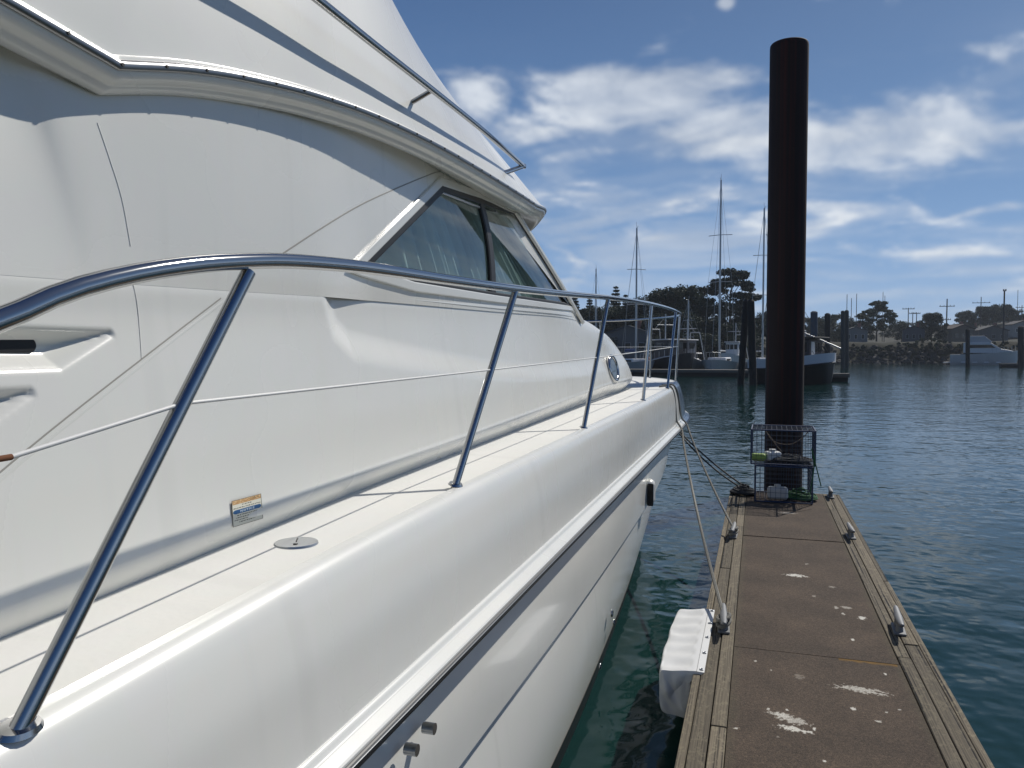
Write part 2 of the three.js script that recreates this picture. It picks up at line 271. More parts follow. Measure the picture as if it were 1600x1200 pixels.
const scoop = [[520, 400], [513, 470], [522, 525], [550, 556], [640, 572], [760, 588], [840, 590], [905, 584], [960, 572], [1010, 560], [1030, 380], [700, 300]].map(([x, y]) => PR(x, y, -1.3));
function inset(D, y) {
  let d = 0;
  if (D < 1.5) for (const v of [vent1, vent2]) { const s = polySD([D, y], v); if (s < .012) { const yb = (y - 1.86) ; d = Math.max(d, .034 * sst(.013, -.028, s)); } }
  if (D > 2.0 && D < 9) { const s = polySD([D, y], scoop); d = Math.max(d, .032 * sst(.03, -.10, s) * sst(8.2, 5.5, D)); }
  return d;
}
{
  const us = []; const add = (a, b, n) => { for (let i = 0; i < n; i++) us.push(a + (b - a) * i / n); };
  add(0, 2, 12); add(2, 2.6, 16); add(2.6, 3.75, 170); add(3.75, 5.3, 150); add(5.3, NB, 160); us.push(NB);
  const NV = 190;
  const g = grid(us.length - 1, NV, (i, j) => { const p = bodyRaw(us[i], j / NV); if (p.x > -1.7 && p.y > 1.75) { p.x -= inset(-p.z, p.y); } return cx(p); });
  Y('cabin', both(g, CL), M.gel);
  // dark louvre openings inside the two recesses
  const slot = (a, b, y0, y1) => { const sh = new THREE.Shape(), r = (y1 - y0) / 2; sh.moveTo(a, y0); sh.lineTo(b - r, y0); sh.absarc(b - r, (y0 + y1) / 2, r, -Math.PI / 2, Math.PI / 2); sh.lineTo(a, y1); const g = new THREE.ExtrudeGeometry(sh, { depth: .012, bevelEnabled: false, curveSegments: 10 }); g.rotateY(Math.PI / 2); return g; };
  const s1 = slot(.5, 1.108, 2.0, 2.027); s1.translate(-1.309, 0, 0);
  Y('vent_slot', s1, M.black);
  const s2 = slot(.5, .98, 1.9, 1.925); s2.translate(-1.303, 0, 0);
  Y('vent_slot', s2, M.black);
}
// point of the body surface that lies behind a pixel
function findOn(fn, px, py, u0, u1, v0, v1) { let b = [0, 0], bd = 1e9, ru = (u1 - u0) / 2, rv = (v1 - v0) / 2, cu = (u0 + u1) / 2, cv = (v0 + v1) / 2; for (let it = 0; it < 9; it++) { const n = it ? 3 : 14; for (let i = -n; i <= n; i++) for (let j = -n; j <= n; j++) { const u = Math.min(u1, Math.max(u0, cu + ru * i / n)), v = Math.min(v1, Math.max(v0, cv + rv * j / n)); const q = toPx(fn(u, v)); if (q[2] < .1) continue; const d = Math.hypot(q[0] - px, q[1] - py); if (d < bd) { bd = d; b = [u, v]; } } cu = b[0]; cv = b[1]; ru *= it ? .45 : .12; rv *= it ? .45 : .12; } return b; }
const onBody = (px, py) => { const [u, v] = findOn(bodyRaw, px, py, 2.2, 10, 0, .98); const p = bodyRaw(u, v); p.x -= inset(-p.z, p.y); return p; };

// ---- brow lip: straight run aft, kink, then sweeping forward and round the front
const lipAft = [V(-1.25, 2.64, -4), V(-1.25, 2.63, 0), onR(0, -10, -1.25), onR(185, 98, -1.25)];
const lipFwd = cat([onR(185, 98, -1.25), onR(300, 105, -1.25), onR(400, 122, -1.247), onR(500, 148, -1.243), onR(600, 185, -1.238), onR(700, 235, -1.24), onR(790, 289, -1.258), onR(835, 318, -1.31), onR(851, 331, -1.42), V(-1.72, 2.91, 5.62), V(-2.2, 2.92, 5.9), V(CL, 2.92, 6.0)]);
const lip = [];
for (let k = 0; k < 3; k++) for (let i = 0; i < 10; i++) lip.push(lipAft[k].clone().lerp(lipAft[k + 1], i / 10));
const LK = lip.length;
for (let i = 0; i <= 150; i++) lip.push(lipFwd.getPoint(i / 150));
const NL = lip.length - 1;
const lipN = i => { const a = lip[Math.max(0, i - 1)], b = lip[Math.min(NL, i + 1)], t = b.clone().sub(a); return new THREE.Vector3(-t.z, 0, t.x).normalize(); };
const lipF = i => i < LK ? 0 : (i - LK) / 150;
const soff = i => i < LK - 10 ? .11 : i < LK ? mix(.11, .058, sst(LK - 10, LK, i)) : mix(.058, .17, sst(.22, .62, lipF(i)));
const lo = (i, a, b) => { const p = lip[i].clone().addScaledVector(lipN(i), a); p.y += b; return cx(p); };
// coaming top
const coTop = cat([V(-1.42, 3.75, -4), V(-1.44, 3.85, -1), V(-1.46, 3.92, .6), V(-1.48, 3.98, 1.4), V(-1.58, 4.05, 2.3), V(-1.84, 4.12, 3.15), V(-2.18, 4.15, 3.8), V(-2.42, 4.17, 4.1), V(-2.58, 4.18, 4.2), V(CL, 4.18, 4.25)]);
const lipLen = [0]; for (let i = 1; i <= NL; i++) lipLen.push(lipLen[i - 1] + lip[i].distanceTo(lip[i - 1]));
const tipI = LK + 100;   // lip index at the front corner
function coamT(i) { return i <= LK ? .42 * (lipLen[i] / lipLen[LK]) : i <= tipI ? .42 + .33 * (lipLen[i] - lipLen[LK]) / (lipLen[tipI] - lipLen[LK]) : .75 + .25 * (i - tipI) / (NL - tipI); }
function coam(i, s) { const i0 = Math.floor(i), f = i - i0; const g = k => { k = Math.min(NL, k); const a = lo(k, -.022, .020), b = coTop.getPoint(coamT(k)); const p = a.lerp(b, s); p.addScaledVector(lipN(k), .05 * Math.sin(s * Math.PI)); return cx(p); }; return f > .001 ? g(i0).lerp(g(i0 + 1), f) : g(i0); }
{
  const pr = i => [[-soff(i), -.045 + .02], [-.060, -.058], [-.048, -.060], [-.036, -.056], [-.030, -.046], [-.024, -.040], [-.012, -.036], [-.003, -.026], [0, -.014], [0, .004], [-.008, .014], [-.022, .020]];
  const br = grid(NL, 11, (i, j) => lo(i, ...pr(i)[j]));
  const roof = grid(NL, 6, (i, j) => { const p = lo(i, -soff(i), -.025); p.x = mix(p.x, CL, j / 6); return p; });
  Y('brow', both(merge([br]), CL), M.gel);
  Y('cabin_roof', both(roof, CL), M.gel);
  const co = grid(NL, 30, (i, j) => coam(i, j / 30));
  const capr = grid(NL, 3, (i, j) => { const p = coTop.getPoint(coamT(i)); p.x = mix(p.x, CL, [0, .03, .06, 1][j]); p.y += [0, .02, .015, -.5][j]; return p; });
  Y('flybridge_coaming', both(merge([co, capr]), CL), M.gel);
  // steel trim round the lip with screw heads
  const pts = [], nn = []; for (let i = 0; i <= NL; i++) { pts.push(lo(i, .0015, -.005)); nn.push(lipN(i)); }
  const half = (a, b2) => grid(b2 - a, 8, (i, j) => { const an = -Math.PI / 2 + Math.PI * j / 8; return lo(a + i, .001 + .009 * Math.cos(an), -.005 + .0115 * Math.sin(an)); });
  const tr = Y('lip_trim', merge([half(0, LK), half(LK, NL)]), std(L(.26, .265, .27), .32, { metalness: 1 }));
  let acc = 0; for (let i = 21; i < LK + 96; i++) { acc += lip[i].distanceTo(lip[i - 1]); if (acc > .125) { acc = 0; const g = new THREE.CylinderGeometry(.0038, .0042, .004, 8); g.rotateX(Math.PI / 2); g.applyQuaternion(new THREE.Quaternion().setFromUnitVectors(new THREE.Vector3(0, 0, 1), nn[i])); const q = lo(i, .0105, -.005); g.translate(q.x, q.y, q.z); Y('screw', g, M.black, tr); } }
}
// ---- upper cabin side, from the belt up to the brow; its front end is the raked pillar
const lipAtD = D => { for (let i = 1; i <= NL; i++) if (-lip[i].z >= D) { const a = lip[i - 1], b = lip[i], f = (D + a.z) / (-b.z + a.z); return i - 1 + f; } return NL; };
const beltAt = D => { let a = 0, b = NB; for (let k = 0; k < 30; k++) { const m = (a + b) / 2; (-body[7].getPoint(m / NB).z < D) ? a = m : b = m; } return a; };
const upStn = [[-4, -4], [-1, -1.2], [.9, .85], [1.3, 1.2], [1.75, 1.65], [2.5, 2.35], [3.4, 3.0], [4.3, 3.7], [5.3, 4.25], [6.12, 4.72]];
const row6At = D => { let a = 0, b = 1; for (let k = 0; k < 34; k++) { const m = (a + b) / 2; (-body[6].getPoint(m).z < D) ? a = m : b = m; } return body[6].getPoint(a); };
const beltD = cat(upStn.map(([d], i) => new THREE.Vector3(d, 0, 0)));
const beltTab = Array.from({ length: 3001 }, (_, i) => { const D = beltD.getPoint(i / 3000).x, q = row6At(D); q.x += .0005 - .028 * sst(2.1, 2.55, D); return q; });
const upBelt = { getPoint: u => { const f = Math.min(1, Math.max(0, u)) * 3000, i = Math.min(2999, Math.floor(f)); return beltTab[i].clone().lerp(beltTab[i + 1], f - i); } };
const upTop = cat(upStn.map(([, d]) => { const i = lipAtD(d), k = Math.round(i); const p = lo(k, -soff(k), -.028); if (d < .9) { p.y -= .0; } return p; }));
function upRaw(u, v) { const a = upBelt.getPoint(u), b = upTop.getPoint(u); const p = a.lerp(b, v); p.x += .010 * Math.sin(v * Math.PI); return p; }
const onUp = (px, py) => { const [u, v] = findOn(upRaw, px, py, .2, 1, 0, 1); return [u, v]; };
const winPx = [[560, 419], [690, 290], [822, 336], [903, 481], [770, 464], [650, 446]];
const winUV = winPx.map(p => onUp(...p));
const upN = (u, v) => { const e = .004, a = upRaw(Math.min(1, u + e), v).sub(upRaw(u - e, v)), b = upRaw(u, Math.min(1, v + e)).sub(upRaw(u, v - e)); const n = a.cross(b).normalize(); if (n.x < 0) n.negate(); return n; };
{
  const uu = []; { const ad = (a, b2, n) => { for (let i = 0; i < n; i++) uu.push(a + (b2 - a) * i / n); }; const um = Math.min(...winUV.map(p => p[0])) - .01, ux = Math.max(...winUV.map(p => p[0])) + .01; ad(0, um, 110); ad(um, ux, 620); ad(ux, 1, 20); uu.push(1); }
  const NU = uu.length - 1, NVV = 96;
  const winPoly = [0, 1, 2, 3, 4, 5].flatMap(k => { const a = winPx[k], c = winPx[(k + 1) % 6]; return [0, .25, .5, .75].map(t => { const q = onUp(mix(a[0], c[0], t), mix(a[1], c[1], t)); return [q[0] * 8, q[1]]; }); });
  const inW = (i, j) => polySD([(uu[i] + uu[i + 1]) * 4, (j + .5) / NVV], winPoly) < -.012;
  const g = grid(NU, NVV, (i, j) => upRaw(uu[i], j / NVV), (i, j) => !inW(i, j));
  Y('cabin_side', both(g, CL), M.gel);
  // window: white outer moulding, black frame, mullion, two panes, curtains
  const dense = (pts, n) => { const o = []; pts.forEach((a, i) => { const b = pts[(i + 1) % pts.length]; for (let k = 0; k < n; k++) o.push([mix(a[0], b[0], k / n), mix(a[1], b[1], k / n)]); }); return o; };
  const cen = winUV.reduce((s, p) => [s[0] + p[0] / winUV.length, s[1] + p[1] / winUV.length], [0, 0]);
  const pxs = (sc, dx = 0) => { const c = winPx.reduce((s, p) => [s[0] + p[0] / 6, s[1] + p[1] / 6], [0, 0]); return winPx.map(p => [c[0] + (p[0] - c[0]) * sc, c[1] + (p[1] - c[1]) * sc]); };
  const win = group('side_window', null, yacht);
  const ring = (sc, w, t, lift) => { const d = dense(pxs(sc), 7).map(p => onUp(...p)); const pts = d.map(([u, v]) => upRaw(u, v).addScaledVector(upN(u, v), lift)); return strip(pts, i => upN(...d[i]), w, t, true); };
  const shrink = k => winUV.map(([u, v]) => [mix(u, cen[0], k), mix(v, cen[1], k)]);
  Y('outer_moulding', ring(1.055, .040, .012, -.001), M.gel, win);
  Y('frame', ring(.982, .046, .008, -.001), M.black, win);
  // panes: a fan grid inside the outline, slightly behind the frame
  const clip = (u0, u1) => { const n = 40, out = []; return n; };
  const mulA = onUp(752, 318), mulB = onUp(770, 464);
  const lerp2 = (a, b, t) => [mix(a[0], b[0], t), mix(a[1], b[1], t)];
  const quad = (A, B, C, Dq, lift, name, mat) => { const g = grid(14, 14, (i, j) => { const p = lerp2(lerp2(A, B, i / 14), lerp2(Dq, C, i / 14), j / 14); return upRaw(...p).addScaledVector(upN(...p), lift); }); return Y(name, g, mat, win); };
  const W = winUV;
  M.glass = phys(L(.60, .72, .71), .02, { transmission: 1, thickness: 0, ior: 1.5 });
  quad(W[0], W[5], mulA, W[1], -.010, 'pane', M.glass);
  { const g = grid(10, 10, (i, j) => { const p = lerp2(lerp2(W[5], mulB, i / 10), lerp2(W[5], mulA, i / 10), j / 10); return upRaw(...p).addScaledVector(upN(...p), -.010); }); Y('pane', g, M.glass, win); }
  quad(mulB, W[3], W[2], mulA, -.016, 'pane', M.glass);
  { const n = 12, d = Array.from({ length: n + 1 }, (_, i) => lerp2(mulB, mulA, i / n)); Y('mullion', strip(d.map(p => upRaw(...p).addScaledVector(upN(...p), -.014)), i => upN(...d[i]), .092, .02), M.black, win); }
  { const a = lerp2(W[1], W[0], .02), b = mulA; const d = Array.from({ length: 9 }, (_, i) => { const p = lerp2(a, b, i / 8); return [p[0], p[1] - .035]; }); Y('track', strip(d.map(p => upRaw(...p).addScaledVector(upN(...p), -.008)), i => upN(...d[i]), .012, .008), M.dullSteel, win); }
  // pleated curtain hanging inside
  const cu = grid(260, 14, (i, j) => { const s = i / 260, u = mix(W[0][0] + .02, W[3][0] - .015, s), v = mix(-.02, .98, j / 14); const p = upRaw(Math.min(1, u), Math.max(0, v)); const wv = Math.sin(s * 150 + 2 * Math.sin(s * 23) + (j / 14) * 1.2) * .018 + Math.sin(s * 61 + 1) * .01; p.x -= .12 + wv + .03 * Math.sin(s * 17); if (v < 0) p.y -= .04; return p; });
  M.curtain = phys(L(.78, .80, .76), .95, { transmission: .25, thickness: 0 });
  Y('curtain', cu, M.curtain, win);
  // windscreen and pillar at the front of the house
  const NW = 40;
  const ws = grid(NW, 12, (i, j) => { const s = i / NW, v = j / 12, p = upRaw(1, v).clone(); const q = new THREE.Vector3(CL, mix(2.36, 2.88, v), -mix(6.85, 5.35, v)); const r = p.lerp(q, s); r.z -= Math.sin(s * Math.PI / 2) * .12 * (1 - s); return cx(r); });
  Y('windscreen', both(ws, CL), phys(L(.02, .024, .026), .05));
  const pil = Array.from({ length: 12 }, (_, i) => { const v = i / 11 * 1.0; return upRaw(1, v).addScaledVector(upN(.99, v), .004); });
  const pn = new THREE.Vector3(.85, .25, -.45);
  Y('windscreen_pillar', merge([strip(pil, pn, .045, .02), strip(pil.map(p => p.clone().add(V(-.012, .0, .055))), new THREE.Vector3(.5, .3, -.8), .035, .03)]), M.gel);
  // belt moulding under the window, with a lip that throws a shade line
  const bu = [beltAt(2.56), beltAt(6.3)], bp = Array.from({ length: 80 }, (_, i) => { const p = body[7].getPoint(mix(bu[0], bu[1], i / 79) / NB); p.x -= .003 + .028 * sst(2.1, 2.55, -p.z); p.y -= .004; return p; });
  Y('belt_moulding', strip(bp, new THREE.Vector3(1, .2, 0), .026, .010), M.gel);
}
// ---- seams with sealant
const pxLine = (pxs, n) => { const c = cat(pxs.map(([a, b2]) => new THREE.Vector3(a, b2, 0))); return Array.from({ length: n }, (_, i) => { const q = c.getPoint(i / (n - 1)); return [q.x, q.y]; }); };
{
  const upP = (a, b2) => upRaw(...onUp(a, b2));
  const onWall = (a, b2) => { const p = onBody(a, b2), q = upP(a, b2), C = camera.position; const e = w => { const t = toPx(w); return Math.hypot(t[0] - a, t[1] - b2); }; if (e(p) > 2) return q; if (e(q) > 2) return p; return p.distanceTo(C) < q.distanceTo(C) ? p : q; };
  const seam = (pxs, w, m, name, on, n = 26) => Y(name, strip(pxLine(pxs, n).map(p => on(...p)), new THREE.Vector3(1, .06, 0), w, .001), m);
  seam([[-12, 748], [60, 688], [130, 632], [215, 566], [290, 508], [345, 466]], .0032, M.seal, 'seam', onWall);
  seam([[-2, 752], [70, 692], [140, 636], [222, 570], [296, 512], [351, 470]], .006, M.gel, 'seam_bead', onWall);
  seam([[442, 396], [500, 358], [560, 322], [620, 294], [690, 265]], .0045, M.seal, 'seam', upP);
  const stain = std(L(.74, .73, .69), .9);
  seam([[152, 192], [170, 245], [190, 310], [204, 385]], .0009, stain, 'seam', upP, 16);
  seam([[205, 430], [214, 475], [219, 530], [221, 562]], .0009, stain, 'seam', onWall, 14);
}
// ---- flybridge grab rail on the coaming
{
  const at = (px, py) => { const [u, v] = findOn(coam, px, py, LK, LK + 105, .02, .98); return [coam(u, v), u]; };
  const pts = [[300, -95], [440, 2], [545, 78], [650, 152], [735, 213], [798, 262]].map(([x, y]) => at(x, y + 8)[0].add(new THREE.Vector3(.085, .03, 0)));
  const fr = group('flybridge_rail', null, yacht);
  const end = at(790, 272)[0], e2 = pts[5].clone();
  Y('tube', tube(pts, .0135, 60, 10), M.steel, fr);
  Y('bracket', rod(e2.clone().add(new THREE.Vector3(.004, .003, .01)), end.clone().add(new THREE.Vector3(-.02, 0, .01)), .0135, .0135, 10), M.steel, fr);
  const m = pts[3], mb = at(648, 165)[0]; Y('bracket', rod(m.clone().lerp(pts[2], .06), mb.add(new THREE.Vector3(-.02, 0, .02)), .010), M.steel, fr);
}
// ---- bow rail
const bowRail = group('bow_rail', null, yacht);
const stn = [[[30, 1138], 1.497, [388, 425], -.885], [[712, 757], 1.545, [805, 455], -.90], [[912, 668], 1.566, [950, 468], -.89], [[1005, 625], 1.60, [1018, 478], -.87], [[1043, 606], 1.626, [1056, 488], -.865]].map(([b, y, t, R]) => [onY(...b, y), onR(...t, R)]);
stn.push([V(-1.0, 1.636, 10.0), V(-.96, 2.47, 10.05)], [V(-1.46, 1.645, 11.0), V(-1.44, 2.47, 11.0)], [V(-2.3, 1.65, 11.65), V(-2.3, 2.47, 11.6)]);
{
  const path = [V(-.93, 1.55, .02), V(-.915, 1.82, .3), V(-.9, 1.97, .52), onR(0, 500, -.89), onR(100, 457, -.888), onR(200, 430, -.887), onR(300, 414, -.886), onR(390, 408, -.886), onR(450, 408, -.888), onR(560, 417, -.892), onR(700, 437, -.897), onR(805, 451, -.90), onR(880, 459, -.896), onR(950, 465, -.89), onR(1018, 475, -.87), onR(1056, 486, -.865), V(-.96, 2.475, 10.05), V(-1.14, 2.477, 10.55), V(-1.44, 2.48, 11), V(-1.85, 2.48, 11.4), V(-2.3, 2.48, 11.6), V(CL, 2.48, 11.7)];
  Y('top_rail', both(tube(path, .0155, 260, 14), CL), M.steel, bowRail);
  stn.forEach(([b, t], i) => {
    const s = Y('stanchion', rod(b.clone().addScaledVector(t.clone().sub(b), -.02), t, .0135, .0135, 14), M.steel, bowRail);
    const n = new THREE.CylinderGeometry(.021, .025, .007, 20); const cn = new THREE.Vector3(.25, 1, 0).normalize(); n.scale(1, 1, 1.35); n.applyQuaternion(new THREE.Quaternion().setFromUnitVectors(new THREE.Vector3(0, 1, 0), cn)); n.translate(b.x, b.y + .002, b.z);
    Y('base_plate', n, M.steel, s);
  });
  const lf = [.645, .565, .53, .52, .53, .53, .53, .53];
  const lp = stn.map(([b, t], i) => b.clone().lerp(t, lf[i]));
  const a0 = onR(-60, 727, -.92), a1 = onR(18, 714, -.92);
  Y('lifeline', merge(lp.map((p, i) => i ? rod(lp[i - 1], p, .0032, .0032, 8) : rod(a1, p, .0036, .0036, 8))), M.wire, bowRail);
  Y('lifeline_end', merge([rod(a0, a1, .0042, .0042, 8)]), M.rust, bowRail);
}
// ---- porthole on the nose of the cabin
{
  const [pu, pv] = findOn(bodyRaw, 957, 576, 7, 9.4, .1, .8), c = bodyRaw(pu, pv); c.x -= inset(-c.z, c.y); const pnm = bodyRaw(pu + .05, pv).sub(bodyRaw(pu - .05, pv)).cross(bodyRaw(pu, pv + .02).sub(bodyRaw(pu, pv - .02))).normalize(); if (pnm.x < 0) pnm.negate(); const g = group('porthole', c.addScaledVector(pnm, .008), yacht); g.quaternion.setFromUnitVectors(new THREE.Vector3(1, 0, 0), pnm);
  const rg = new THREE.TorusGeometry(.115, .018, 10, 40); rg.scale(1.45, 1, 1); rg.rotateY(Math.PI / 2);
  Y('ring', rg, M.steel, g);
  const gl = new THREE.CylinderGeometry(.112, .112, .012, 36); gl.rotateZ(Math.PI / 2); gl.scale(1, 1, 1.45); Y('pane', gl, phys(L(.05, .06, .06), .04), g);
}
// ---- hooded hull vent, studs and skin fittings
{
  const g = group('hull_vent', onR(1013, 770, -.862), yacht);
  const sh = new THREE.Shape(); sh.absellipse(0, 0, .055, .095, 0, Math.PI * 2);
  const hood = new THREE.CapsuleGeometry(.05, .12, 6, 16); hood.scale(1.0, 1, 1.5); hood.translate(.0, 0, -.06);
  Y('hood', hood, M.gel, g);
  const face = box(.05, .19, .02, .02, -.012, .022, .009); Y('opening', face, M.black, g);
  for (const [x, y] of [[660, 1136], [632, 1169]]) {
    const p = onR(x, y, -.862); const st = group('fender_stud', p, yacht);
    const cyl = new THREE.CylinderGeometry(.0155, .0155, .034, 24); cyl.rotateZ(Math.PI / 2); cyl.translate(.020, 0, 0); Y('stud', cyl, M.dullSteel, st);
  }
  for (const [x, y, r] of [[955, 958, .022], [958, 972, .016], [937, 1041, .016]]) { const p = onR(x, y, -.868); const t = new THREE.TorusGeometry(r * .8, r * .35, 8, 18); t.rotateY(Math.PI / 2); t.translate(p.x + .004, p.y, p.z); Y('skin_fitting', t, M.steel); }
}
// ---- deck filler cap
{
  const c = onY(463, 850, 1.518); c.y = deckLevel(c.x, -c.z);
  const g = group('deck_filler_cap', c, yacht);
  const d = new THREE.CylinderGeometry(.053, .055, .005, 40); Y('plate', d, M.dullSteel, g);
  const h = new THREE.CylinderGeometry(.006, .006, .002, 14); h.translate(.012, .0032, .022); Y('key_hole', h, M.black, g);
  const sl = box(.003, .002, .035, 0, .0032, -.018); sl.rotateY(.5); Y('key_slot', sl, M.black, g);
}
// ---- notice sticker
{
  const cv = document.createElement('canvas'); cv.width = 256; cv.height = 300; const x = cv.getContext('2d');
  x.fillStyle = '#d8d6c6'; x.fillRect(0, 0, 256, 300); x.strokeStyle = '#4a4438'; x.lineWidth = 5; x.strokeRect(2, 2, 252, 296);
  x.fillStyle = '#b98f5c'; x.fillRect(6, 6, 244, 46); x.fillStyle = '#d9b98d'; const r = rng(5); for (let k = 0; k < 60; k++) x.fillRect(6 + r() * 236, 6 + r() * 40, 4 + r() * 16, 2 + r() * 6);
  x.fillStyle = '#7d6a4c'; for (let k = 0; k < 25; k++) x.fillRect(150 + r() * 90, 8 + r() * 40, 3 + r() * 10, 2 + r() * 5);
  const line = (y, a, b) => { x.fillStyle = '#38352c'; let p = a; while (p < b) { const w = 4 + r() * 13; x.fillRect(p, y + r() * 2, Math.min(w, b - p), 8 + r() * 2); p += w + 3 + r() * 4; } };
  line(62, 85, 170); line(92, 12, 244);
  x.fillStyle = '#1f5a8c'; x.beginPath(); x.moveTo(30, 116); x.lineTo(226, 116); x.arc(226, 139, 23, -Math.PI / 2, Math.PI / 2); x.lineTo(30, 162); x.arc(30, 139, 23, Math.PI / 2, Math.PI * 1.5); x.fill();
  x.fillStyle = '#d5e0e6'; x.font = 'bold 34px sans-serif'; x.textAlign = 'center'; x.fillText('NOTICE', 128, 151);
  line(176, 40, 216); line(202, 30, 226); line(228, 16, 240); line(254, 55, 190);
  const t = new THREE.CanvasTexture(cv); t.colorSpace = THREE.SRGBColorSpace;
  const q = [[362, 824], [409, 809], [406, 771], [360, 783]].map(([a, b]) => onBody(a, b));
  const g = grid(6, 6, (i, j) => { const p = q[0].clone().lerp(q[1], i / 6).lerp(q[3].clone().lerp(q[2], i / 6), j / 6); p.x += .0035; return p; }, null, (i, j) => [i / 6, j / 6]);
  Y('notice_sticker', g, std(0xffffff, .55, { map: t }));
}

// ================================================================ floating dock
function uvMetres(g, sx = 1, ox = 0, oy = 0) { const p = g.attributes.position, n = g.attributes.normal, u = g.attributes.uv; for (let i = 0; i < p.count; i++) { const ax = Math.abs(n.getX(i)), ay = Math.abs(n.getY(i)), az = Math.abs(n.getZ(i)); if (ay >= ax && ay >= az) u.setXY(i, p.getX(i) * sx + ox, p.getZ(i) + oy); else if (ax >= az) u.setXY(i, p.getY(i) * sx + ox, p.getZ(i) + oy); else u.setXY(i, p.getX(i) * sx + ox, p.getY(i) * 1 + oy); } return g; }
const DT = .4;
const woodMaps = [0, 1, 2].map(k => {
  const f = (u, v) => { const w = pnoise(u, v, 3, 20 + k, 3); const gr = Math.sin((u * 17 + w * 2.6) * 6.283) * .5 + pnoise(u, v, 1, 27 + k, 2); const fine = N3(u * 210 + k * 9, v * 9, 3.3) * .7 + N3(u * 90, v * 4, k + 8.1) * .5; const check = Math.max(0, N3(u * 34 + k * 5, v * 2.2, 6.6) - .30) * 3.4; const lich = sst(.02, .4, N3(u * 26 + k * 3, v * 150, 2.7) * .6 + N3(u * 9, v * 44 + k * 7, 5.2) * .6); return [gr, fine, check, lich]; };
  const memo = []; const fc = (i, j, u, v) => memo[j * 384 + i] ??= f(u, v);
  const c = tex(384, 1024, (i, j, u, v) => { const [g, n, ch, li] = fc(i, j, u, v); let s = 104 + g * 14 + n * 40 - ch * 70; let r = s * 1.04, gg = s * .965, b = s * .84; r = mix(r, 140, li * .6); gg = mix(gg, 132, li * .6); b = mix(b, 112, li * .6); return [r, gg, b].map(q => Math.max(8, Math.min(255, q))); });
  const b = tex(384, 1024, (i, j, u, v) => { const [g, n, ch] = fc(i, j, u, v); const s = Math.max(0, Math.min(255, 150 + g * 20 + n * 48 - ch * 120)); return [s, s, s]; }, false);
  for (const t of [c, b]) t.repeat.set(4, .42);
  return std(L(.86, .84, .79), .93, { map: c, bumpMap: b, bumpScale: .004 });
});
const dock = group('floating_dock', V(.3, 0, 4));
tag(dock, 'narrow wooden floating dock with brown gritty deck panels running out to the steel pile', 'dock');
const DK = (n, g, m, p = dock) => { g.translate(-.3, 0, 4); return mesh(n, g, m, p); };
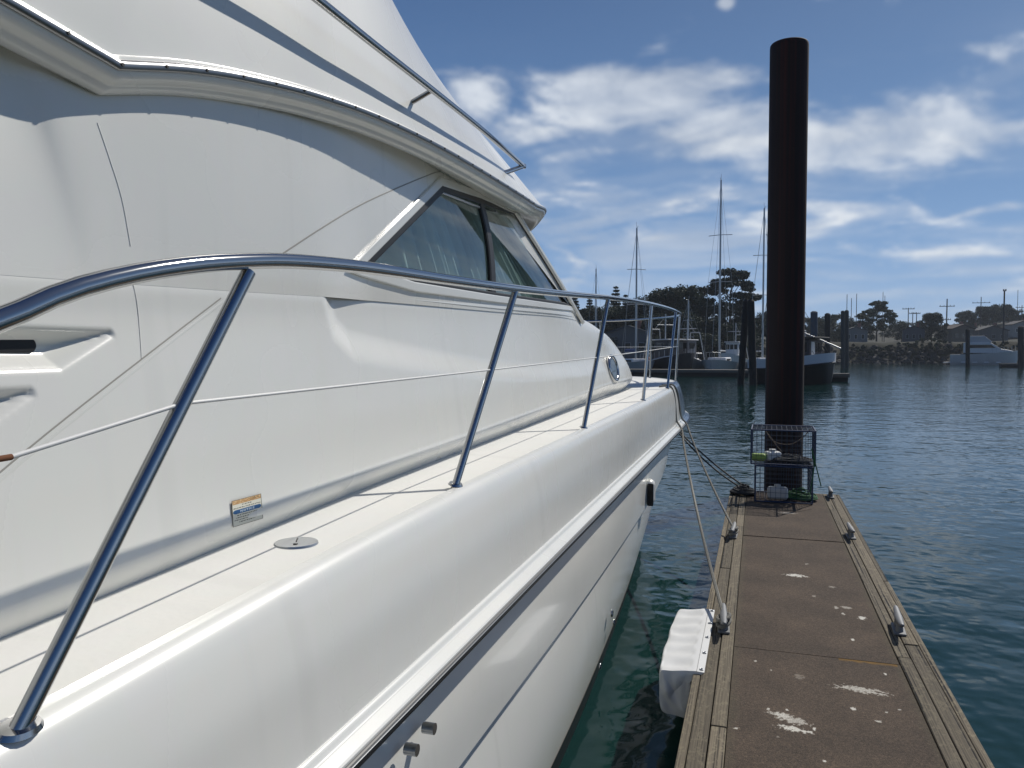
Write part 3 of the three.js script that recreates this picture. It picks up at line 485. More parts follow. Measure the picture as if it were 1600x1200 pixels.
{
  const r = rng(41);
  const lanes = [[-.29, -.252, 'edge'], [-.250, -.178], [-.174, -.108], [.718, .782], [.786, .858], [.861, .896, 'edge']];
  lanes.forEach(([a, b, e], k) => {
    let d = -2 - r() * 1.5;
    while (d < 9.28) {
      const len = e ? 3.6 + r() : 2.0 + r() * 2.2; const d1 = Math.min(9.3, d + len), d0 = Math.max(-2, d); d += len;
      if (d1 - d0 < .12 || d1 < -1.9) continue;
      const h = e ? .17 : .09, top = DT + (e ? -.006 : (r() - .5) * .006);
      const g = new RoundedBoxGeometry(b - a - .001, h, d1 - d0 - .006, 2, .006); uvMetres(g, 1, r() * 3, r() * 3);
      g.rotateY((r() - .5) * .0012); g.translate((a + b) / 2, top - h / 2, -(d0 + d1) / 2);
      const wm = woodMaps[(k + Math.floor(r() * 3)) % 3], key = Math.floor(r() * 3); wm.tints ??= [.8, 1, 1.22].map(q => { const c = wm.clone(); c.color.multiplyScalar(q); return c; }); DK('plank', g, wm.tints[key]);
    }
  });
  // gritty deck panels with their own dirt and droppings
  const joints = [-2, 1.62, 4.31, 6.99, 9.3];
  const marks = [ // px, py, half length px, half width px, angle, strength
    [1345, 1077, 40, 5, .12, .75], [1222, 1117, 22, 5, .35, .85], [1240, 1125, 24, 6, .25, .7], [1240, 1138, 30, 4, .12, 1], [1244, 898, 16, 2.5, 0, 1], [1347, 964, 6, 3, 0, 1], [1333, 1106, 4, 3, 0, 1], [1150, 1137, 6, 2, .4, .9], [1272, 1138, 3, 2.5, 0, 1], [1332, 998, 3, 2, 0, 1], [1382, 1052, 2.5, 2, 0, 1], [1287, 1188, 4, 2, 0, 1], [1200, 1107, 3, 2, 0, .9], [1229, 1108, 3, 2, 0, .9], [1373, 1126, 5, 2, .2, .8], [1306, 948, 4, 2, 0, .7], [1322, 948, 8, 2, .1, .6], [1318, 958, 3, 2, 0, .8], [1300, 916, 6, 1.5, .2, .5], [1272, 930, 4, 1.5, 0, .5], [1230, 801, 14, 1.6, 0, .55], [1248, 1056, 8, 5, 0, .3], [1405, 1108, 3, 1.5, 0, .8], [1385, 1112, 3, 1.5, .5, .8], [1475, 1181, 4, 2, 0, .5], [1215, 1150, 3, 2, 0, .4], [1180, 1032, 2.5, 1.6, 0, .8], [1205, 1046, 2, 1.4, 0, .7], [1260, 880, 3, 1.4, 0, .5]]
    .map(([x, y, a, b, t, s]) => { const p = onY(x, y, DT), q = onY(x + a, y, DT), w = onY(x, y + b, DT); return [p.x, -p.z, q.distanceTo(p), w.distanceTo(p), t, s]; });
  for (let k = 0; k < 4; k++) {
    const d0 = joints[k], d1 = joints[k + 1], Wd = .82, Ln = d1 - d0;
    const big = k >= 1; const tw = k === 1 || k === 2 ? 400 : k === 3 ? 256 : 96, thh = k === 1 || k === 2 ? 1200 : k === 3 ? 640 : 256;
    const rr = rng(900 + k);
    const c = tex(tw, thh, (i, j, u, v) => {
      const R = -.105 + u * Wd, D = d0 + v * Ln;
      const n = fbm(R * 3.1, D * 3.1, 2.2, 3), f = rr(), f2 = N3(R * 95, D * 95, 4), f3 = N3(R * 38, D * 38, 9.2);
      let s = 70 + n * 18 + (f - .5) * 40 + f2 * 17 + f3 * 8; let cr = s * 1.10, cg = s * .93, cb = s * .77;
      const edge = Math.min(u, 1 - u) * Wd; const moss = edge > .09 ? 0 : sst(.05, 0, edge + .03 * fbm(R * 9, D * 9, 7, 3)) * .35; cr = mix(cr, 84, moss); cg = mix(cg, 80, moss); cb = mix(cb, 62, moss);
      if (k === 1 && Ln - v * Ln < .05 && R > .42 && R < .7) { const y = sst(.05, .01, Ln - v * Ln + .02 * N3(R * 30, D * 30, 1)) * .8; cr = mix(cr, 128, y); cg = mix(cg, 94, y); cb = mix(cb, 34, y); }
      let w = 0; for (const m of marks) { const dx = R - m[0], dy = D - m[1]; if (Math.abs(dx) > .3 || Math.abs(dy) > .3) continue; const ca = Math.cos(m[4]), sa = Math.sin(m[4]); const a = (dx * ca - dy * sa) / m[2], b = (dx * sa + dy * ca) / m[3]; const q = Math.hypot(a, b) + .75 * N3(R * 60, D * 60, 3.7) + .4 * N3(R * 160, D * 160, 1.1); w = Math.max(w, m[5] * sst(1.05, .55, q)); }
      const sp = N3(R * 55 + 40, D * 55, 12.2); w = Math.max(w, sst(.78, .84, sp) * .25);
      w = Math.min(1, w * (.75 + .5 * f)); cr = mix(cr, 214, w); cg = mix(cg, 211, w); cb = mix(cb, 200, w);
      return [cr, cg, cb].map(q => Math.max(4, Math.min(255, q)));
    }, true, false);
    const bp = tex(256, 256, (i, j, u, v) => { const s = 128 + (rr() - .5) * 190; return [s, s, s]; }, false); bp.repeat.set(3, 9);
    const g = box(Wd - .002, .05, Ln - .014, -.105 + Wd / 2, DT - .031 + .0 + (k % 2) * .003, -(d0 + d1) / 2);
    const p = g.attributes.position, uv = g.attributes.uv; for (let i = 0; i < p.count; i++) uv.setXY(i, (p.getX(i) + .105) / Wd, (-p.getZ(i) - d0) / Ln);
    DK('deck_panel', g, std(L(1, 1, 1), .95, { map: c, bumpMap: bp, bumpScale: .003 }));
  }
  DK('end_board', uvMetres(box(1.186, .17, .04, .303, DT - .09, -9.325, .006), 1), woodMaps[1]);
  for (const d of [-.6, 2, 4.6, 7.6]) DK('float', box(1.05, .55, 1.7, .303, .02, -d, .04), std(L(.03, .032, .035), .8));
  DK('frame_beam', merge([box(.08, .14, 11.2, -.2, .25, -3.6), box(.08, .14, 11.2, .8, .25, -3.6), box(.9, .12, .1, .3, .27, -4.31), box(.9, .12, .1, .3, .27, -6.99), box(.9, .12, .1, .3, .27, -1.6)]), woodMaps[0]);
  // cleats
  M.galv = std(L(.19, .195, .20), .6, { metalness: .35 });
  const horn = () => { const pr = [[0, -.145], [.009, -.143], [.013, -.12], [.016, -.06], [.019, 0], [.016, .06], [.013, .12], [.009, .143], [0, .145]].map(([a, b]) => new THREE.Vector2(a, b)); const h = new THREE.LatheGeometry(pr, 14); h.rotateX(Math.PI / 2); const p = h.attributes.position; for (let i = 0; i < p.count; i++) { const z = p.getZ(i); p.setY(i, p.getY(i) * .85 + .060 + z * z * .5); } h.computeVertexNormals(); return h; };
  for (const [R, D, a] of [[-.17, 4.56, .05], [-.185, 6.9, -.04], [.79, 4.83, -.06], [.785, 7.18, .03], [.785, 9.12, .0]]) {
    const c = group('cleat', new THREE.Vector3(R - .3, DT + .003, 4 - D), dock); c.rotation.y = a; c.scale.setScalar(1.2);
    mesh('horn', horn(), M.galv, c);
    for (const s of [-1, 1]) mesh('leg', rod(new THREE.Vector3(0, .0, s * .045), new THREE.Vector3(0, .060, s * .03), .018, .014, 12), M.galv, c);
    mesh('foot', box(.055, .010, .16, 0, .005, 0, .003), M.galv, c);
  }
}
// ---------------------------------------------------------------- vinyl dock bumper
{
  const b = group('dock_bumper', V(-.29, .4, 3.9)); tag(b, 'white vinyl dock bumper hung over the left dock edge beside the cleated rope', 'dock bumper');
  const r = rng(12); const vin = phys(L(.70, .70, .68), .5, { bumpMap: tex(256, 256, (i, j, u, v) => { const k = 128 + 110 * pnoise(u, v, 3, 44, 4); return [k, k, k]; }, false), bumpScale: .012 });
  const Ln = .98, d0 = -.02, NZ = 44;
  const prof = [[.055, .006], [.0, .008], [-.03, .003], [-.10, -.006], [-.160, -.010], [-.174, -.014], [-.180, -.030], [-.181, -.10], [-.178, -.19], [-.160, -.222], [-.09, -.232], [-.03, -.235], [-.012, -.22], [-.012, -.02]];
  const c2 = new THREE.CatmullRomCurve3(prof.map(([x, y]) => new THREE.Vector3(x, y, 0)), false, 'centripetal');
  const sk = (i, j) => { const s = i / NZ, k = j / 60; const p = c2.getPoint(k); const bulge = 1 + .02 * Math.sin(s * 19 + k * 4) * sst(.1, .3, k) - .12 * Math.pow(Math.abs(2 * s - 1), 6) * sst(.15, .4, k); p.x = p.x > -.02 ? p.x : -.02 + (p.x + .02) * bulge; p.y += .006 * N3(s * 9, k * 7, 3) * sst(.05, .2, k) + .004 * Math.sin(s * 40 + 3 * k) * sst(.08, .15, k) * sst(.4, .25, k); p.z = -(d0 + s * Ln); return p; };
  mesh('cover', grid(NZ, 60, sk), vin, b);
  const endv = []; for (let j = 0; j <= 60; j++) endv.push(sk(0, j)); const ctr = new THREE.Vector3(-.09, -.11, .008);
  const eg = grid(60, 10, (i, j) => { const p = endv[i].clone().lerp(ctr, j / 10); p.z += .014 * N3(p.x * 22 + p.y * 9, p.y * 13, 2) * Math.min(1, j / 3) + .012 * Math.sin(j / 10 * Math.PI) ; return p; });
  mesh('end_cap', eg, vin, b);
  const endv2 = []; for (let j = 0; j <= 60; j++) endv2.push(sk(NZ, j)); mesh('end_cap', grid(60, 4, (i, j) => endv2[i].clone().lerp(new THREE.Vector3(-.09, -.11, -(d0 + Ln) - .008), j / 4)), vin, b);
  for (const s of [.03, .26, .5, .74, .97]) { const t = new THREE.TorusGeometry(.008, .003, 8, 16); t.rotateX(Math.PI / 2); t.translate(.04, .0105, -(d0 + s * Ln)); mesh('grommet', t, M.dullSteel, b); }
  const sg = [.02, .045]; mesh('seam', strip([new THREE.Vector3(.018, .0085, -d0), new THREE.Vector3(.018, .0085, -(d0 + Ln))], new THREE.Vector3(0, 1, 0), .003, .0015), std(L(.35, .35, .34), .8), b);
}
// ---------------------------------------------------------------- steel pile
{
  const rust = tex(1024, 1024, (i, j, u, v) => { const n = pnoise(u, v, 4, 51, 5), st = pnoise(u, v * .999, 24, 53, 3) * .5 + N3(u * 40, v * 3, 8) * .5; const red = sst(-.05, .35, n * .8 + st * .6); return [mix(46, 92, red), mix(38, 48, red), mix(38, 36, red)]; });
  rust.repeat.set(1, 1);
  const g = new THREE.LatheGeometry([[0, 6.40], [.215, 6.40], [.25, 6.396], [.261, 6.38], [.264, 6.34], [.264, -3]].map(([a, b]) => new THREE.Vector2(a, b)), 64);
  const p = mesh('steel_pile', g, std(L(.45, .20, .15), .8, { map: rust }), scene); p.position.set(.372, 0, -11.82);
  tag(p, 'tall dark rusty round steel pile at the end of the dock', 'pile');
}
// ---------------------------------------------------------------- crab pots
{
  const dx = [onD(1175, 768, 8.62).x, onD(1272, 768, 8.62).x];
  const blue = std(L(.02, .04, .10), .6), wireM = std(L(.02, .035, .07), .5);
  const pot = (name, x0, x1, y0, h, D0, D1, label, lean) => {
    const cx0 = (x0 + x1) / 2, w = x1 - x0, dp = D1 - D0; const g = group(name, V(cx0, y0, (D0 + D1) / 2)); tag(g, label, 'crab pot');
    g.rotation.y = lean; const X = w / 2, Z = dp / 2, v = (a, b, c) => new THREE.Vector3(a, b, c);
    const cor = [[-X, -Z], [X, -Z], [X, Z], [-X, Z]], fr = [];
    const o = .006; cor.forEach(([a, b], i) => { const [c, d] = cor[(i + 1) % 4]; fr.push(rod(v(a, o, b), v(c, o, d), .0075), rod(v(a, h, b), v(c, h, d), .0085), rod(v(a, o, b), v(a, h, b), .0075)); });
    mesh('frame', merge(fr), blue, g);
    const side = (fix, pos) => { const L2 = []; const s = .052; if (fix === 'z') { for (let x = -X + s; x < X - .01; x += s) L2.push(rod(v(x, o, pos), v(x, h, pos), .0019, .0019, 5)); for (let y = s; y < h - .01; y += s) L2.push(rod(v(-X, y, pos), v(X, y, pos), .0019, .0019, 5)); } else if (fix === 'x') { for (let z = -Z + s; z < Z - .01; z += s) L2.push(rod(v(pos, o, z), v(pos, h, z), .0019, .0019, 5)); for (let y = s; y < h - .01; y += s) L2.push(rod(v(pos, y, -Z), v(pos, y, Z), .0019, .0019, 5)); } else { for (let x = -X + s; x < X - .01; x += s) L2.push(rod(v(x, pos, -Z), v(x, pos, Z), .0019, .0019, 5)); for (let z = -Z + s; z < Z - .01; z += s) L2.push(rod(v(-X, pos, z), v(X, pos, z), .0019, .0019, 5)); } return merge(L2); };
    for (const [f, p] of [['z', -Z], ['z', Z], ['x', -X], ['x', X], ['y', .006], ['y', h]]) mesh('wire_mesh', side(f, p), wireM, g);
    return g;
  };
  const D0 = 8.6, D1 = 9.2, h1 = .385, h2 = .37;
  pot('crab_pot', dx[0] + .03, dx[1] - .02, DT + .004, h1, D0, D1, 'blue wire crab pot standing on the dock end with green line inside', .01);
  pot('crab_pot', dx[0] - .01, dx[1] + .01, DT + .004 + h1 + .014, h2, D0 + .01, D1 - .01, 'blue wire crab pot stacked on top of the other pot by the pile', -.015);
  const y2 = DT + h1 + .03, mid = (dx[0] + dx[1]) / 2;
  // bait jars and floats in the pots
  const jar = (p, w, h, d, label, col, gname) => { const g = new RoundedBoxGeometry(w, h, d, 4, Math.min(w, h, d) * .3); g.translate(0, h / 2, 0); const gr = group('bait_jar', p); mesh('jar', g, std(col, .55), gr); const lid = new THREE.CylinderGeometry(d * .3, d * .3, .025, 18); lid.translate(0, h + .01, 0); mesh('lid', lid, std(col, .6), gr); tag(gr, label, 'bait jar'); return gr; };
  jar(V(onD(1215, 768, 8.72).x, DT + .016, 8.74), .215, .135, .12, 'white plastic bait jar lying in the lower crab pot', L(.62, .61, .58));
  jar(V(onD(1207, 712, 8.85).x, y2 + .006, 8.85), .17, .1, .12, 'white plastic bait jar in the upper crab pot', L(.66, .66, .64)).rotation.y = .5;
  const fl = new THREE.CapsuleGeometry(.042, .09, 8, 18); fl.rotateZ(Math.PI / 2); const f = mesh('float', fl, std(L(.32, .46, .10), .6), scene); f.position.copy(V(onD(1185, 713, 8.8).x, y2 + .045, 8.78)); tag(f, 'yellow green float lying in the upper crab pot', 'float');
  // heaps of line
  const heap = (name, c, rx, ry, rz, n, rad, mat, label, seed) => { const r = rng(seed), L2 = []; for (let k = 0; k < n; k++) { const pts = []; let a = r() * 6.28, q = .35 + .65 * r(); const y0 = r(); for (let i = 0; i < 9; i++) { a += .55 + r() * .5; q = Math.min(1, Math.max(.1, q + (r() - .5) * .35)); pts.push(new THREE.Vector3(Math.cos(a) * rx * q, Math.max(rad, rad + ry * (1 - q * q * .8) * (y0 * .8 + .2 * r())), Math.sin(a) * rz * q)); } L2.push(tube(pts, rad, 40, 5)); } const m = mesh(name, merge(L2), mat, scene); m.position.copy(c); tag(m, label, 'rope'); return m; };
  const grn = std(L(.02, .11, .035), .8);
  heap('coiled_line', V(onD(1252, 770, 8.78).x, DT + .014, 8.86), .17, .12, .16, 26, .006, grn, 'heap of green line at the foot of the lower crab pot', 8);
  heap('coiled_line', V(onD(1232, 715, 8.9).x, y2 + .006, 8.9), .24, .07, .2, 26, .006, M.darkRope, 'dark tangle of line on the floor of the upper crab pot', 9);
  heap('coiled_line', V(-.14, DT + .006, 9.02), .14, .10, .14, 34, .010, M.darkRope, 'dark heap of mooring line on the dock corner left of the crab pots', 10);
  const gl = [[1266, 768], [1270, 745], [1272, 722], [1268, 700], [1275, 728], [1283, 760]].map(([x, y], i) => onD(x, y, 8.56)); gl[5].y = Math.max(DT + .01, gl[5].y);
  tag(mesh('hanging_line', tube(gl, .006, 40, 5), grn, scene), 'green line hanging down the right corner of the crab pots', 'rope');
  const wl2 = [[1196, 673], [1206, 686], [1214, 697], [1222, 706]].map(([x, y]) => onD(x, y, 8.7)); tag(mesh('hanging_line', tube(wl2, .006, 20, 6), std(L(.22, .17, .13), .9), scene), 'short brown line slanting down inside the upper crab pot', 'rope'); tag(mesh('hanging_line', tube([[1196, 674], [1210, 690], [1235, 694], [1255, 683], [1266, 670]].map(([x, y]) => onD(x, y, 8.62)), .005, 30, 6), std(L(.22, .17, .13), .9), scene), 'brown bridle line sagging from the top of the upper crab pot', 'rope');
}
// ---------------------------------------------------------------- mooring lines
{
  const ropeTex = tex(64, 64, (i, j, u, v) => { const k = 150 + 95 * Math.sin((u * 2 + v) * 6.283); return [k, k, k]; }, false); ropeTex.repeat.set(2, 220);
  const rm = std(L(.34, .33, .29), .95, { bumpMap: ropeTex, bumpScale: .003 });
  const cl1 = V(-.17, .475, 4.56), cl2 = V(-.185, .475, 6.9);
  const sag = (a, b, s, n = 8) => Array.from({ length: n + 1 }, (_, i) => { const t = i / n, p = a.clone().lerp(b, t); p.y -= s * 4 * t * (1 - t); return p; });
  const wrap = (c, s) => { const o = []; for (let k = 0; k <= 22; k++) { const t = k / 22, a = t * 6.283 * 2; o.push(new THREE.Vector3(c.x + Math.sin(a) * .034 * s, c.y - .02 + .02 * Math.cos(a * .5) + .012 * Math.sin(a), c.z + Math.cos(a) * .075)); } return o; };
  const gun = (D, R, y) => V(R, y, D);
  const lineA = [gun(8.45, -1.02, 1.632), gun(8.48, -.905, 1.634), gun(8.5, -.868, 1.56), gun(8.5, -.848, 1.4), gun(8.5, -.832, 1.25), gun(8.49, -.79, 1.19)];
  const lineB = [gun(8.7, -1.02, 1.636), gun(8.75, -.905, 1.638), gun(8.8, -.862, 1.56), gun(8.85, -.84, 1.4), gun(8.9, -.818, 1.26), gun(8.9, -.77, 1.2)];
  const a = mesh('mooring_line', merge([tube([...lineA, ...sag(lineA[5], cl1, .10).slice(1)], .0105, 170, 8), tube(wrap(cl1, 1), .0105, 90, 8)]), rm, scene); tag(a, 'grey mooring rope from the yacht bow to the dock cleat beside the white bumper', 'mooring rope');
  const b = mesh('mooring_line', merge([tube([...lineB, ...sag(lineB[5], cl2, .05).slice(1)], .0105, 170, 8), tube(wrap(cl2, 1), .0105, 90, 8)]), rm, scene); tag(b, 'grey mooring rope from the yacht bow to the cleat near the dock end', 'mooring rope');
  const e = V(-.15, .47, 9.0);
  const st = onR(1062, 678, -.98);
  const dk = std(L(.11, .108, .10), .95);
  tag(mesh('mooring_line', merge([tube(sag(st, e, .06), .010, 60, 8), tube(sag(st.clone().add(V(0, .02, .05)), e.clone().add(V(.05, 0, .04)), .04), .010, 60, 8)]), dk, scene), 'doubled dark rope from under the yacht bow to the heap on the dock corner', 'mooring rope');
}

// ================================================================ far side of the harbour
const shoreD = R => mix(102, 148, sst(-6, 16, R)) + 3 * N3(R * .06, 2, 5);
function landY(R, D) { const s = D - shoreD(R); if (s < -3) return -1.5; const bank = 3.9 * sst(-1.5, 7, s) ; const hill = (4.5 + 9 * sst(45, 95, R)) * sst(30, 150, s) * (.8 + .4 * N3(R * .012, D * .01, 3.3)) + 5 * sst(160, 420, s) * (.55 + .6 * N3(R * .006 + 4, D * .004, 1.1)); return bank - .8 * sst(0, -3, s) + hill + .35 * N3(R * .3, D * .3, 2.2) * sst(0, 5, s); }
{
  const xs = [], ds = []; for (let x = -260; x < -60; x += 10) xs.push(x); for (let x = -60; x < 110; x += 1.6) xs.push(x); for (let x = 110; x <= 460; x += 10) xs.push(x);
  for (let d = 96; d < 170; d += 1.2) ds.push(d); for (let d = 170; d <= 760; d += 9) ds.push(d);
  const t = tex(512, 512, (i, j, u, v) => { const n = pnoise(u, v, 5, 61, 5), m = pnoise(u, v, 22, 62, 4); const k = sst(-.2, .3, n); return [mix(66, 96, k) + m * 30, mix(70, 88, k) + m * 28, mix(42, 62, k) + m * 20]; }); t.repeat.set(1 / 40, 1 / 40);
  structure(mesh('far_shore', grid(xs.length - 1, ds.length - 1, (i, j) => V(xs[i], landY(xs[i], ds[j]), ds[j]), null, (i, j, p) => [p.x, p.z]), std(L(.26, .26, .25), 1, { map: t }), scene));
  // rock armour along the bank
  const r = rng(301); const gs = []; const base = new THREE.IcosahedronGeometry(1, 1);
  const im = new THREE.InstancedMesh((() => { const g = base.clone(), p = g.attributes.position; for (let i = 0; i < p.count; i++) { const x = p.getX(i), y = p.getY(i), z = p.getZ(i); const k = 1 + .35 * N3(x * 1.3 + 2, y * 1.3, z * 1.3); p.setXYZ(i, x * k, y * k * .75, z * k); } const q = g.index ? g.toNonIndexed() : g; q.computeVertexNormals(); return q; })(), std(L(.05, .048, .044), .95), 2600);
  const m4 = new THREE.Matrix4(), q = new THREE.Quaternion(), e = new THREE.Euler();
  for (let k = 0; k < 2600; k++) { const R = -90 + r() * 210, s = -2 + r() * 6.2, D = shoreD(R) + s; const sz = .22 + r() * r() * .55; e.set(r() * 6, r() * 6, r() * 6); q.setFromEuler(e); m4.compose(V(R, Math.max(-.2, landY(R, D)) + sz * .15, D), q, new THREE.Vector3(sz * (.8 + r() * .6), sz, sz * (.8 + r() * .5))); im.setMatrixAt(k, m4); const c = .65 + r() * .8; im.setColorAt(k, L(c, c * .98, c * .94)); }
  im.name = 'bank_rocks'; lit(im); scene.add(im); tag(im, 'dark broken rock armour along the far harbour bank', 'rocks', null, 'stuff');
}
// wooded shore at our backs, which the polished rails mirror
structure(mesh('back_shore', grid(90, 30, (i, j) => { const R = -320 + i * 9, s = j / 30, D = -48 - s * 120; return V(R, -1.5 + 30 * sst(0, .75, s) * (.8 + .5 * N3(R * .02, D * .02, 7)) + 2.5 * N3(R * .12, D * .12, 3) * sst(0, .2, s), D); }), std(L(.035, .042, .026), 1), scene));
// ---------------------------------------------------------------- trees
const leafM = [L(.030, .045, .022), L(.038, .055, .026), L(.026, .040, .024)].map(c => phys(c, .85, { transmission: .12, thickness: 0 }));
const barkM = std(L(.05, .042, .035), .95);
function leaves(clumps, per, size, seed) {
  const r = rng(seed), n = clumps.length * per, P = new Float32Array(n * 9 * 2), U = new Float32Array(n * 12); let k = 0;
  const a = new THREE.Vector3(), b = new THREE.Vector3(), c = new THREE.Vector3();
  for (const [x, y, z, rad, flat] of clumps) for (let i = 0; i < per; i++) {
    const th = r() * 6.283, cz = r() * 2 - 1, s = Math.sqrt(1 - cz * cz), q = rad * Math.pow(r(), .45);
    c.set(x + Math.cos(th) * s * q, y + cz * q * flat, z + Math.sin(th) * s * q);
    a.set(r() - .5, (r() - .5) * .8, r() - .5).normalize(); b.set(r() - .5, r() - .5, r() - .5).cross(a).normalize(); const w = size * (.6 + .8 * r()); a.multiplyScalar(w); b.multiplyScalar(w * .6);
    const v = [c.clone().sub(a), c.clone().add(b), c.clone().add(a), c.clone().sub(a), c.clone().add(a), c.clone().sub(b)];
    for (const q2 of v) { P[k++] = q2.x; P[k++] = q2.y; P[k++] = q2.z; }
  }
  const g = new THREE.BufferGeometry(); g.setAttribute('position', new THREE.BufferAttribute(P, 3)); g.setAttribute('uv', new THREE.BufferAttribute(U, 2)); g.computeVertexNormals(); return g;
}
function tree(px, top, wpx, D, kind, label, seed, grp) {
  const p = onD(px, 551, D), R = p.x, y0 = landY(R, D), yt = onD(px, top, D).y, H = Math.max(1.5, yt - y0), W = wpx / F * Math.hypot(D, R);
  const r = rng(seed * 77 + 5), g = group(kind === 'conifer' ? 'conifer_tree' : kind === 'cypress' ? 'cypress_tree' : kind === 'bush' ? 'bush' : 'broadleaf_tree', V(R, y0 - .1, D));
  const cl = [], br = [], T = (x, y, z) => new THREE.Vector3(x, y, z);
  const trunkH = kind === 'conifer' ? H * .97 : H * .72; const tr = kind === 'bush' ? .06 : Math.max(.14, H * .022);
  br.push(rod(T(0, -.3, 0), T(W * .03 * (r() - .5), trunkH, 0), tr, tr * .3, 8));
  if (kind === 'conifer') { const n = 15; for (let k = 0; k < n; k++) { const f = k / n, y = H * (.16 + .84 * f), rw = W * .5 * (1 - f) + .12, m = 3 + Math.round((1 - f) * 5); for (let i = 0; i < m; i++) { const a = i / m * 6.283 + k; const q = rw * (.45 + .6 * r()); cl.push([Math.cos(a) * q, y - q * .2, Math.sin(a) * q, rw * .42 + .18, .5]); if (i % 2 === 0) br.push(rod(T(0, y, 0), T(Math.cos(a) * q, y - q * .2, Math.sin(a) * q), tr * .25, .02, 5)); } } }
  else if (kind === 'cypress') { const n = 46; for (let k = 0; k < n; k++) { const f = .34 + .66 * Math.pow(r(), .8); const env = Math.sin(Math.min(1, (f - .25) / .8) * Math.PI * .84 + .28); const a = r() * 6.283, q = W * .5 * env * (.35 + .65 * r()); const c = [Math.cos(a) * q, H * f, Math.sin(a) * q, W * (.09 + .07 * r()), .42]; cl.push(c); if (k % 3 === 0) br.push(rod(T(0, H * (f * .72), 0), T(c[0], c[1] - .1, c[2]), tr * .35, .04, 6)); } cl.push([0, H * .97, 0, W * .12, .5], [0, H * .6, 0, W * .22, .7], [0, H * .42, 0, W * .22, .7]); }
  else { const n = kind === 'bush' ? 16 : 60, lo2 = kind === 'bush' ? .1 : .2; for (let k = 0; k < n; k++) { const a = r() * 6.283, f = lo2 + (1 - lo2) * r(), env = Math.sqrt(Math.max(.05, 1 - Math.pow((f - .5) / .55, 2))); const q = W * .5 * env * Math.sqrt(r()); const c = [Math.cos(a) * q, H * f * .93, Math.sin(a) * q, Math.min(W, H) * (.10 + .09 * r()), .85]; cl.push(c); if (k % 3 === 0) br.push(rod(T(0, H * Math.min(.6, f * .7), 0), T(c[0], c[1], c[2]), tr * .4, .03, 6)); } }
  const per = kind === 'conifer' ? 70 : kind === 'cypress' ? 190 : kind === 'bush' ? 130 : 220;
  mesh('trunk', merge(br), barkM, g); mesh('crown', leaves(cl, per, Math.max(.12, Math.min(W, H) * .024), seed), leafM[seed % 3], g);
  tag(g, label, kind === 'bush' ? 'bush' : 'tree', grp); return g;
}
{
  const A = 'trees behind the moored boats', B = 'trees on the hillside across the harbour';
  [[898, 452, 20, 112], [921, 456, 15, 118], [962, 443, 30, 112], [977, 457, 18, 116]].forEach(([x, t, w, d], i) => tree(x, t, w, d, 'conifer', 'pointed conifer above the yacht bow rail', 11 + i, A));
  [[915, 478, 62, 108], [955, 476, 60, 109], [1003, 466, 66, 110], [1040, 450, 74, 112], [1075, 447, 78, 114], [1102, 474, 56, 112], [1020, 490, 70, 106], [1065, 486, 66, 107], [1108, 498, 50, 107], [1165, 492, 60, 118], [1150, 505, 60, 108], [1205, 486, 60, 126], [880, 486, 60, 108]].forEach(([x, t, w, d], i) => tree(x, t, w, d, 'round', 'rounded dark green tree in the clump behind the sailboats', 21 + i, A));
  [[900, 520, 60, 101.5], [940, 522, 60, 101], [1060, 518, 60, 102], [1095, 520, 56, 102.5], [1130, 522, 60, 103], [1165, 520, 60, 104], [1025, 522, 50, 101.5], [1190, 522, 50, 105]].forEach(([x, t, w, d], i) => tree(x, t, w, d, 'bush', 'dark undergrowth bush between the sailboats and the tree clump', 91 + i, 'undergrowth behind the sailboats'));
  tree(1140, 423, 82, 116, 'cypress', 'tall flat-topped cypress rising behind the sailboat mast', 41);
  [[1262, 496, 60, 185], [1300, 490, 66, 195], [1335, 500, 56, 190], [1408, 502, 50, 215], [1322, 512, 44, 172]].forEach(([x, t, w, d], i) => tree(x, t, w, d, 'round', 'soft rounded tree on the slope behind the distant pilings', 51 + i, B));
  tree(1369, 470, 48, 186, 'cypress', 'broad flat-topped tree standing up from the far waterfront', 61);
  tree(1455, 488, 36, 188, 'round', 'round dark tree on the far bank beside the crossarm pole', 62);
  [[1508, 486, 28, 262], [1535, 478, 34, 266], [1556, 473, 40, 268], [1575, 480, 34, 264], [1592, 492, 30, 258]].forEach(([x, t, w, d], i) => tree(x, t, w, d, 'round', 'dark tree on the hilltop behind the far white yacht', 63 + i, B));
  [[1330, 536, 30, 150.2], [1352, 539, 26, 149.6], [1376, 541, 24, 149.4], [1404, 534, 36, 150.4], [1430, 530, 38, 150.8], [1452, 526, 44, 151], [1476, 529, 42, 150.6], [1500, 533, 38, 150.4], [1528, 534, 34, 150.6], [1556, 533, 38, 150.8], [1588, 531, 38, 151]].forEach(([x, t, w, d], i) => tree(x, t, w, d, 'bush', 'dark shrub growing on the far harbour bank', 71 + i, 'shrubs along the far bank'));
}
